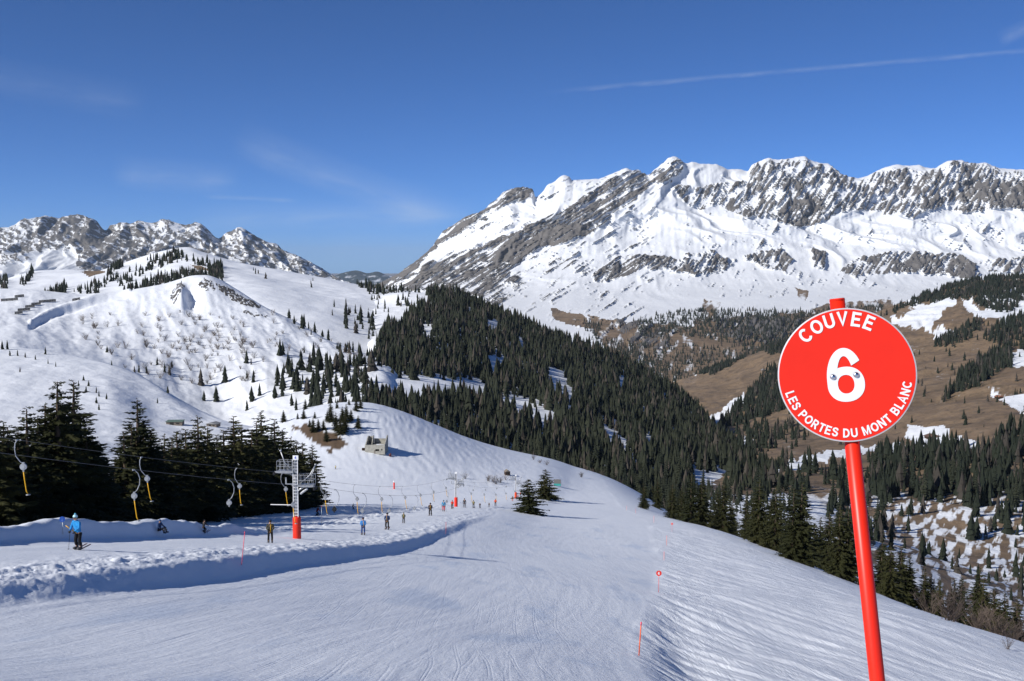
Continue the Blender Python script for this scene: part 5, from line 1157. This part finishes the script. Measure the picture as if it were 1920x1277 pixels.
def person(px, pb, hpx, label, jacket, trousers, hat, face=0.0, pose='ride', helmet=True, beanie=None, group=None, lean=0.0, skis=True, pack=False, yaw=None, side_lean=0.0, height=None):
    if pose == 'ride' and hpx < 60: face += random.uniform(-.3, .3); lean += random.uniform(0.0, 0.16)
    g = hit(px, pb); H = hpx / FPX * g.y if height is None else height; H = min(max(H, 0.95), 1.95); s = H / 1.80
    e = empty('person', g, (0, side_lean, face), s); tag(e, label, 'person', group)
    kn = {'ride': 0.05, 'ski': 0.22, 'stand': 0.02, 'sit': 0.5}[pose]; drop = {'ride': 0.02, 'ski': 0.12, 'stand': 0.0, 'sit': 0.62}[pose]
    hz = 0.93 - drop; tl = {'ride': -0.06, 'ski': -0.28, 'stand': 0.0, 'sit': -0.15}[pose] + lean      # torso pitch (forward is -Y)
    hy = 0.03 if pose != 'ski' else 0.12
    def tor(z): return (hy + tl * (z - hz), z)
    sw = 0.11
    if pose == 'sit': knee = lambda sg: (sg * 0.17, -0.38, 0.45); ank = lambda sg: (sg * 0.15, -0.62, 0.14)
    else: knee = lambda sg: (sg * (sw + 0.02), -kn, 0.50 - drop * 0.3); ank = lambda sg: (sg * 0.13, 0.02, 0.13)
    yS, zS = tor(hz + 0.50); yN, zN = tor(hz + 0.58); yH, zH = tor(hz + 0.70); yW, zW = tor(hz + 0.20)
    if pose == 'ride': elb = lambda sg: (sg * 0.27, yS - 0.06, zS - 0.27); wri = lambda sg: (sg * 0.14, yS - 0.25, zS - 0.40)
    elif pose == 'stand': elb = lambda sg: (sg * 0.27, yS + 0.02, zS - 0.28); wri = lambda sg: (sg * 0.27, yS - 0.08, zS - 0.52)
    else: elb = lambda sg: (sg * 0.31, yS - 0.08, zS - 0.25); wri = lambda sg: (sg * 0.34, yS - 0.30, zS - 0.36)
    # body: one continuous figure inside the clothes
    pts = [(0, hy, hz, .11), (0, yW, zW, .11), (0, yS - .01, zS - .05, .12), (0, yN, zN, .055), (0, yH - .015, zH - .045, .075), (0, yH, zH + .03, .092), (0, yH + .005, zH + .10, .062)]
    ed = [(0, 1), (1, 2), (2, 3), (3, 4), (4, 5), (5, 6)]
    for sg in (-1, 1):
        k = len(pts); pts += [(sg * .17, yS, zS, .05), (*elb(sg), .038), (*wri(sg), .03)]; ed += [(2, k), (k, k + 1), (k + 1, k + 2)]
        k = len(pts); pts += [(sg * sw * .8, hy, hz - .06, .08), (*knee(sg), .055), (*ank(sg), .045)]; ed += [(0, k), (k, k + 1), (k + 1, k + 2)]
    bd = link('body', skin_mesh('body', pts, ed), M_SKIN, e)
    # nose and chin belong to the face
    part('nose', [tube([(0, yH - .085, zH + .03), (0, yH - .115, zH - .005), (0, yH - .09, zH - .02)], [.012, .018, .012], 6)], M_SKIN, bd, True)
    part('mouth', [bx(0, yH - .086, zH - .05, .045, .01, .012)], plain('lips', (0.35, 0.12, 0.10), 0.6) if 'lips' not in bpy.data.materials else bpy.data.materials['lips'], bd)
    # jacket
    pts = [(0, hy, hz - .08, (.175, .135)), (0, yW, zW, (.165, .13)), (0, yS, zS - .08, (.185, .135)), (0, yN - .005, zN - .03, .075)]
    ed = [(0, 1), (1, 2), (2, 3)]
    for sg in (-1, 1):
        k = len(pts); pts += [(sg * .20, yS, zS - .02, .085), (*elb(sg), .068), (*wri(sg), .052)]; ed += [(2, k), (k, k + 1), (k + 1, k + 2)]
    jk = link('jacket', skin_mesh('jacket', pts, ed, 1), cloth(jacket), e)
    part('collar', [tube([(0, yN + .01, zN - .06), (0, yN, zN + .015)], [.095, .085], 12)], cloth(tuple(c * 0.8 for c in jacket)), jk, True)
    pts = [(0, hy, hz + .02, (.155, .125))]; ed = []
    for sg in (-1, 1):
        k = len(pts); pts += [(sg * sw, hy, hz - .10, .105), (*knee(sg), .085), (ank(sg)[0], ank(sg)[1], ank(sg)[2] + .06, .075)]; ed += [(0, k), (k, k + 1), (k + 1, k + 2)]
    link('trousers', skin_mesh('trousers', pts, ed), cloth(trousers), e)
    # head wear and goggles
    hm = [(0.107, zH + .035), (0.112, zH + .075), (0.10, zH + .125), (0.06, zH + .162), (0.01, zH + .172)]
    ht = part('beanie' if beanie else 'helmet', [lathe(hm, 16, (0, yH, 0))], cloth(hat), e, True)
    if beanie: part('pompom', [lathe([(.01, zH + .155), (.045, zH + .175), (.05, zH + .205), (.03, zH + .235), (.005, zH + .245)], 10, (0, yH, 0))], cloth(beanie), ht, True)
    V, F = lathe([(0.101, zH + .005), (0.106, zH + .02), (0.101, zH + .05)], 16, (0, yH - .012, 0)); part('goggles', [(V, F[:-2])], M_BLACK, e, True)
    for sg in (-1, 1):
        w = wri(sg); o = bpy.data.objects.new('glove', GLOVE); COL.objects.link(o); o.parent = e; o.location = w; o.rotation_euler = (-0.5, 0, 0); o.scale = (sg, 1, 1)
        a = ank(sg)
        o = bpy.data.objects.new('boot', BOOT); COL.objects.link(o); o.parent = e; o.location = (a[0], a[1], max(0, a[2] - .13) + .03 if pose != 'sit' else 0.02)
        if skis:
            o = bpy.data.objects.new('ski', SKI); COL.objects.link(o); o.parent = e; o.location = (a[0], a[1] - .05, .012); o.rotation_euler = (0.20 * math.cos(face), 0, 0)
        if skis and pose != 'sit':
            if pose == 'ride' and sg == 1: continue
            tip = (w[0] * 1.7, w[1] + (.35 if pose == 'ski' else -.05), 0.03); part('ski_pole', [tube([(w[0], w[1], w[2] + .08), tip], [.012, .008], 6), lathe([(.045, 0.10), (.045, 0.11)], 8, (tip[0], tip[1], 0))], M_BLACK, e)
    if pose == 'ride' and hpx < 60: part('lift_tube', [tube([(0.02, -0.06, 0.80), (0.03, -0.24, 1.10), (0.05, -0.48, 1.52)], 0.02, 6)], M_YEL, e, True)
    if pack: part('backpack', [bx(0, yS + .19, zS - .18, .28, .16, .42)], cloth((0.03, 0.03, 0.035)), e)
    return e, s
BLK = (0.014, 0.014, 0.016); 
p1, s1 = person(147, 1031, 70, 'skier in bright blue jacket and pale blue bobble hat riding the lift', (0.03, 0.27, 0.62), BLK, (0.45, 0.72, 0.80), -0.45, 'ride', beanie=(0.15, 0.48, 0.66), lean=-0.18, group='lift riders')
part('lift_tube', [tube([(-0.02, -0.10, 0.86), (-0.30, -0.30, 1.14), (-0.42, -0.36, 1.24)], 0.02, 8)], M_YEL, p1, True)
person(507, 1018, 45, 'rider in olive grey hooded jacket left of the first lift tower', (0.055, 0.055, 0.04), BLK, (0.03, 0.03, 0.03), 0.15, 'ride', group='lift riders')
person(383, 1000, 28, 'dark skier with poles on the shaded run before the spruces', (0.025, 0.025, 0.028), BLK, BLK, 2.6, 'ski', group='descending skiers')
person(299, 1000, 13, 'small figure in dark blue sitting behind the snow bank', (0.03, 0.06, 0.14), (0.02, 0.02, 0.03), (0.08, 0.12, 0.25), 1.2, 'sit', skis=False, height=1.4)
person(594, 967, 21, 'skier in dark red jacket leaning into a turn right of the tower', (0.12, 0.010, 0.018), BLK, BLK, 2.4, 'ski', side_lean=-0.25, group='descending skiers')
person(662, 955, 12, 'crouching skier in black on the striped shadows', BLK, BLK, BLK, 2.0, 'ski', group='descending skiers')
person(681, 1003, 34, 'rider in blue jacket and blue trousers, second up the track', (0.04, 0.22, 0.55), (0.02, 0.07, 0.24), (0.05, 0.02, 0.02), 0.1, 'ride', group='lift riders')
person(726, 993, 33, 'tall rider in navy jacket with pale chest band', (0.025, 0.045, 0.11), BLK, (0.03, 0.03, 0.04), 0.0, 'ride', group='lift riders')
person(757, 981, 21, 'short rider in grey green jacket on the track', (0.09, 0.12, 0.09), (0.05, 0.06, 0.07), (0.04, 0.07, 0.06), 0.0, 'ride', group='lift riders')
person(807, 967, 25, 'rider all in dark grey left of the blue and red rider', (0.045, 0.035, 0.04), BLK, BLK, 0.1, 'ride', group='lift riders')
person(832, 959, 22, 'rider in blue jacket and red trousers beside the second tower', (0.03, 0.24, 0.45), (0.55, 0.03, 0.05), (0.04, 0.12, 0.18), 0.0, 'stand', group='lift riders')
person(848, 954, 17, 'child in red jacket and black trousers at the foot of the second tower', (0.55, 0.025, 0.02), BLK, (0.4, 0.05, 0.03), 0.0, 'ride', group='lift riders')
person(871, 952, 18, 'person in charcoal right of the second tower', (0.05, 0.055, 0.065), (0.04, 0.045, 0.06), BLK, 0.0, 'stand', group='lift riders')
person(888, 953, 16, 'person in khaki jacket and grey trousers on the track', (0.17, 0.18, 0.11), (0.09, 0.11, 0.14), (0.06, 0.06, 0.05), 0.0, 'ride', group='lift riders')
person(900, 953, 11, 'small child in navy with a white helmet on the track', (0.04, 0.05, 0.09), (0.04, 0.06, 0.12), (0.7, 0.7, 0.7), 0.0, 'ride', group='lift riders')
person(917, 951, 9, 'smallest child in black and white on the track', (0.03, 0.03, 0.035), (0.10, 0.10, 0.12), (0.05, 0.04, 0.05), 0.0, 'ride', group='lift riders')
person(929, 949, 14, 'rider in orange red jacket farther down the track', (0.70, 0.06, 0.03), (0.05, 0.06, 0.08), (0.10, 0.03, 0.03), 0.0, 'ride', group='lift riders')
person(961, 940, 10, 'rider in black jacket and orange trousers near the third tower', BLK, (0.75, 0.12, 0.03), BLK, 0.0, 'ride', group='lift riders')
person(971, 936, 9, 'child in pink and grey just right of the third tower', (0.5, 0.10, 0.16), (0.08, 0.10, 0.16), (0.15, 0.05, 0.08), 0.0, 'ride', group='lift riders')
person(976, 932, 10, 'rider in red beside the firs, last on the track', (0.65, 0.05, 0.04), (0.10, 0.14, 0.2), BLK, 0.0, 'ride', group='lift riders')
person(629, 880, 8, 'tiny skier in yellow on the knoll', (0.75, 0.55, 0.03), (0.10, 0.09, 0.02), (0.05, 0.05, 0.04), 1.5, 'ski')

# ---- the unfinished concrete building on the knoll
def concrete_house():
    g = hit(703, 851, 250); s = 38.0 / FPX * g.y / 6.8
    e = empty('concrete_building', g - Vector((0, 0, 0.25)), (0, 0, math.radians(-4)), s); tag(e, 'unfinished roofless concrete building on the side of the snowy knoll', 'building')
    def wall(name, boxes): return part(name, boxes, M_CONC, e)
    # front wall with two openings (x -3.4..3.4, z 0..3.2)
    wall('front_wall', [bx(-1.6, 0, 1.6, 3.6, 0.3, 3.2), bx(0.85, 0, 0.55, 1.3, 0.3, 1.1), bx(0.85, 0, 2.5, 1.3, 0.3, 1.4), bx(1.85, 0, 1.65, 0.7, 0.3, 3.3), bx(2.4, 0, 0.65, 0.4, 0.3, 1.3), bx(2.4, 0, 2.65, 0.4, 0.3, 1.4), bx(3.0, 0, 1.7, 0.8, 0.3, 3.4)])
    for cx, cz, w, h in ((0.85, 1.45, 1.3, 0.7), (2.4, 1.62, 0.4, 0.65)): part('window_dark_block', [bx(cx, 0.5, cz, w, 0.5, h)], M_DARK, e)  # near-black blocks behind the openings, painting in the shade of the inside
    part('door_lintel', [bx(-0.3, -0.17, 1.55, 0.9, 0.05, 0.12)], M_CONC, e); part('door', [bx(-0.05, -0.165, 0.75, 0.35, 0.04, 1.4)], M_WOODG, e)
    def slab(name, pts, x, t):     # upright wall in the YZ plane
        n = len(pts); V = [Vector((x - t / 2, y, z)) for y, z in pts] + [Vector((x + t / 2, y, z)) for y, z in pts]
        return part(name, [(V, [tuple(range(n)), tuple(range(2 * n - 1, n - 1, -1))] + [(i, i + n, (i + 1) % n + n, (i + 1) % n) for i in range(n)])], M_CONC, e)
    slab('right_wall', [(0.16, 0), (6.2, 0), (6.2, 5.7), (5.0, 5.6), (0.16, 3.3)], 3.25, 0.32)
    slab('left_wall', [(0.16, 0), (6.2, 0), (6.2, 5.4), (4.4, 5.4), (0.16, 3.1)], -3.25, 0.32)
    slab('inner_wall', [(2.6, 0), (6.0, 0), (6.0, 5.6), (4.6, 5.5), (2.6, 3.0)], -1.55, 0.25)
    part('back_wall', [bx(-2.45, 6.0, 2.65, 1.4, 0.3, 5.3), bx(0.85, 6.0, 2.25, 4.4, 0.3, 4.5)], M_CONC, e)
    part('roof_slab', [bx(0.82, 3.0, 2.75, 4.5, 5.6, 0.22), bx(-2.4, 3.0, 2.75, 1.35, 5.6, 0.22)], M_CONC, e)
    part('roof_snow', [bx(1.6, 1.4, 2.98, 2.9, 2.3, 0.22)], M_SNOWP, e)
    # rubble and formwork on the left
    def rub(nm, c, sz, r, lab, m=M_CONC):
        o = part(nm, [bx(0, 0, 0, *sz, Matrix.Rotation(r, 3, 'Z'))], m, None); o.location = e.matrix_basis @ Vector(c); tag(o, lab, 'rubble')
    for k, (c, sz, r) in enumerate((((-5.2, -0.2, 0.45), (2.2, 0.9, 0.8), 0.2), ((-6.6, -0.3, 0.35), (0.8, 0.8, 0.7), 0.5), ((-4.2, -0.4, 0.35), (0.9, 0.6, 0.6), 0.1))):
        rub('concrete_block', c, sz, r, ('longest concrete block left of the concrete building', 'small outermost concrete block left of the concrete building', 'concrete block against the left wall of the concrete building')[k])
    rub('wooden_crate', (-4.1, 1.2, 1.5), (1.1, 0.9, 0.8), 0.3, 'dark wooden crate stacked left of the concrete building', M_WOOD)
    for k in range(4):
        o = part('plank', [bx(0, 0, 0, 1.6 - 0.2 * k, 0.28, 0.08, Matrix.Rotation(0.5, 3, 'Z'))], M_WHITE, None); q = e.matrix_basis @ Vector((4.8 + 0.55 * k, 2.6 - 0.5 * k, 0)); q.z = float(ground(q.x, q.y)) + 0.25; o.location = q; tag(o, 'pale snow-covered plank right of the concrete building', 'plank', 'planks beside the concrete building')
    o = part('cement_mixer', [cyl((0, 0, 0.75), (0.5, 0, 1), 0.42, 0.8, 12, 0.25), bx(0, 0, 0.25, 0.9, 0.7, 0.12), bar((-0.3, 0, 0), (-0.2, 0, 0.7), 0.05), bar((0.3, 0, 0), (0.2, 0, 0.7), 0.05)], plain('dark_red_machine', (0.10, 0.02, 0.02), 0.6), None)
    q = e.matrix_basis @ Vector((5.2, 0.4, 0)); q.z = float(ground(q.x, q.y)); o.location = q; tag(o, 'dark machine in the shadow right of the concrete building', 'machine')
concrete_house()

# ---- huts
def hut(name, pos, w, d, h, rh, wallm, roofm, label, rz=0.0, snow=False, door=True, flat=False, cat='hut'):
    e = empty(name, pos, (0, 0, rz)); tag(e, label, cat)
    part('wall', [bx(0, 0, h / 2, w, d, h)], wallm, e)
    if flat: part('roof', [bx(0, 0, h + 0.1, w * 1.08, d * 1.12, 0.2)], roofm, e)
    else:
        o = w * 0.10; V = [Vector(v) for v in [(-w / 2 - o, -d / 2 - o, h - 0.05), (w / 2 + o, -d / 2 - o, h - 0.05), (w / 2 + o, d / 2 + o, h - 0.05), (-w / 2 - o, d / 2 + o, h - 0.05), (0, -d / 2 - o, h + rh), (0, d / 2 + o, h + rh)]]
        part('roof', [(V, [(0, 1, 4), (2, 3, 5), (1, 2, 5, 4), (3, 0, 4, 5), (0, 3, 2, 1)])], roofm, e)
    if door: part('door', [bx(-w * 0.15, -d / 2 - 0.03, h * 0.4, w * 0.25, 0.06, h * 0.8)], M_DARK, e)
    part('window', [bx(w * 0.22, -d / 2 - 0.03, h * 0.55, w * 0.2, 0.06, h * 0.3)], M_DARK, e)
    return e
g = hit(951, 891, 200); hut('wooden_hut', g, 9 / FPX * g.y, 1.8, 1.3, 0.7, M_WOOD, M_WOODG, 'little dark wooden hut on the snow at the foot of the knoll', 0.3)
g = hit(1045, 912, 200); k = g.y / FPX
e = empty('information_board', g, (0, 0, -0.1)); tag(e, 'square board with a grey top half and teal lower half behind the firs', 'board')
part('upper_panel', [bx(0, 0, 9.4 * k, 13.5 * k, 0.25, 8 * k)], plain('grey_panel', (0.16, 0.155, 0.15), 0.7), e); part('lower_panel', [bx(0, 0.02, 3.2 * k, 13 * k, 0.22, 4.4 * k)], M_TEAL, e)
for s in (-1, 1): part('post', [bx(s * 6.4 * k, 0.2, 6 * k, 0.12, 0.12, 12.5 * k)], M_WOOD, e)
g = hit(739, 917, 150); k = g.y / FPX
e = empty('padded_hydrant', g); tag(e, 'red padded post with a white head on the flat below the knoll', 'post')
part('padding', [lathe([(1.3 * k, -0.2), (1.5 * k, 1 * k), (1.4 * k, 6 * k), (1.5 * k, 11 * k), (1.1 * k, 12.5 * k)], 14)], M_PADRED, e, True); part('head', [bx(0, 0, 14 * k, 4.5 * k, 2 * k, 1.6 * k), cyl((0, 0, 15.2 * k), (0, 0, 1), 1.6 * k, 1.2 * k, 10)], M_WHITE, e)
g = on_sheet('white_hill', 328, 796); hut('lift_station', g, 6.5, 5, 1.6, 0.3, M_WOODG, M_ROOFG, 'low hut with a flat green roof at the foot of the white hill', 0.1, flat=True)
g = on_sheet('white_hill', 398, 800); hut('shelter', g, 4.5, 4, 1.5, 0.6, M_WOODG, M_ROOFS, 'small grey shelter right of the green roofed hut', -0.2)
g = on_sheet('valley_side', 1873, 748); hut('chalet', g, 8, 6, 2.6, 1.8, M_WOOD, plain('rust_roof', (0.25, 0.11, 0.06), 0.8), 'brown chalet with a rusty roof on the meadow right of the sign', 0.4, cat='chalet')
g = on_sheet('valley_side', 1748, 820); hut('chalet', g, 13, 7, 2.2, 2.2, M_WOOD, plain('brown_roof', (0.13, 0.08, 0.06), 0.8), 'low chalet among snow patches below the sign on the right', 0.2, cat='chalet')
g = on_sheet('valley_side', 1432, 637 + 60); hut('chalet', g, 9, 8, 3.5, 2.5, M_WOODG, M_ROOFS, 'tiny pale chalet on the meadow left of the sign', 0.1, cat='chalet')
g = on_sheet('forest_ridge', 883, 742); hut('chalet', g, 7, 6, 3.0, 2.2, plain('ochre_wood', (0.40, 0.22, 0.07), 0.8), M_WOOD, 'ochre wooden cabin in the snowy forest clearing', 0.2, cat='cabin')
# avalanche fences on the far left slope
for i, (x0, x1, y, lab) in enumerate(((2, 33, 563, 'longest dark snow fence at the left edge of the slope'), (27, 45, 557, 'short snow fence, topmost of the group at left'), (73, 105, 566, 'long dark snow fence beside the crest road'), (58, 75, 571, 'short snow fence left of the long one by the road'), (48, 64, 576, 'short snow fence, middle of the stepped three'), (33, 57, 582, 'snow fence, lowest but one on the left slope'), (28, 42, 588, 'lowest short snow fence on the left slope'), (136, 149, 563, 'single snow fence right of the group by the road'))):
    a = on_sheet('shrub_bowl', x0, y + 2); b = on_sheet('shrub_bowl', x1, y); e = empty('snow_fence', a); tag(e, lab, 'fence', 'snow fences above the road'); L = b - a; n = max(3, int(L.length / 3.5))
    for t in np.linspace(0, 1, n): q = L * float(t); part('post', [bx(q.x, q.y, q.z + 1.1, 0.22, 0.22, 2.6)], M_FENCE, e)
    for hh in (0.5, 1.1, 1.7, 2.3): part('rail', [tube([Vector((0, 0, hh)), L + Vector((0, 0, hh))], 0.27, 5)], M_FENCE, e)

# ---- haze between here and the far ranges
hz = bpy.data.materials.new('haze'); hz.use_nodes = True; nt = hz.node_tree; nt.nodes.clear()
oo = nt.nodes.new('ShaderNodeOutputMaterial'); vv = nt.nodes.new('ShaderNodeVolumePrincipled'); vv.inputs['Color'].default_value = (0.68, 0.83, 1.0, 1); vv.inputs['Density'].default_value = HAZE_D; vv.inputs['Anisotropy'].default_value = 0.0
nt.links.new(vv.outputs[0], oo.inputs['Volume'])
o = link('haze', pymesh('haze', [bx(0, 36000 - 2000, 370, 142000, 78100, 1662)]), hz); tag(o, 'thin blue haze over the valley and ranges', kind='stuff')

bpy.data.scenes.remove(SC2)
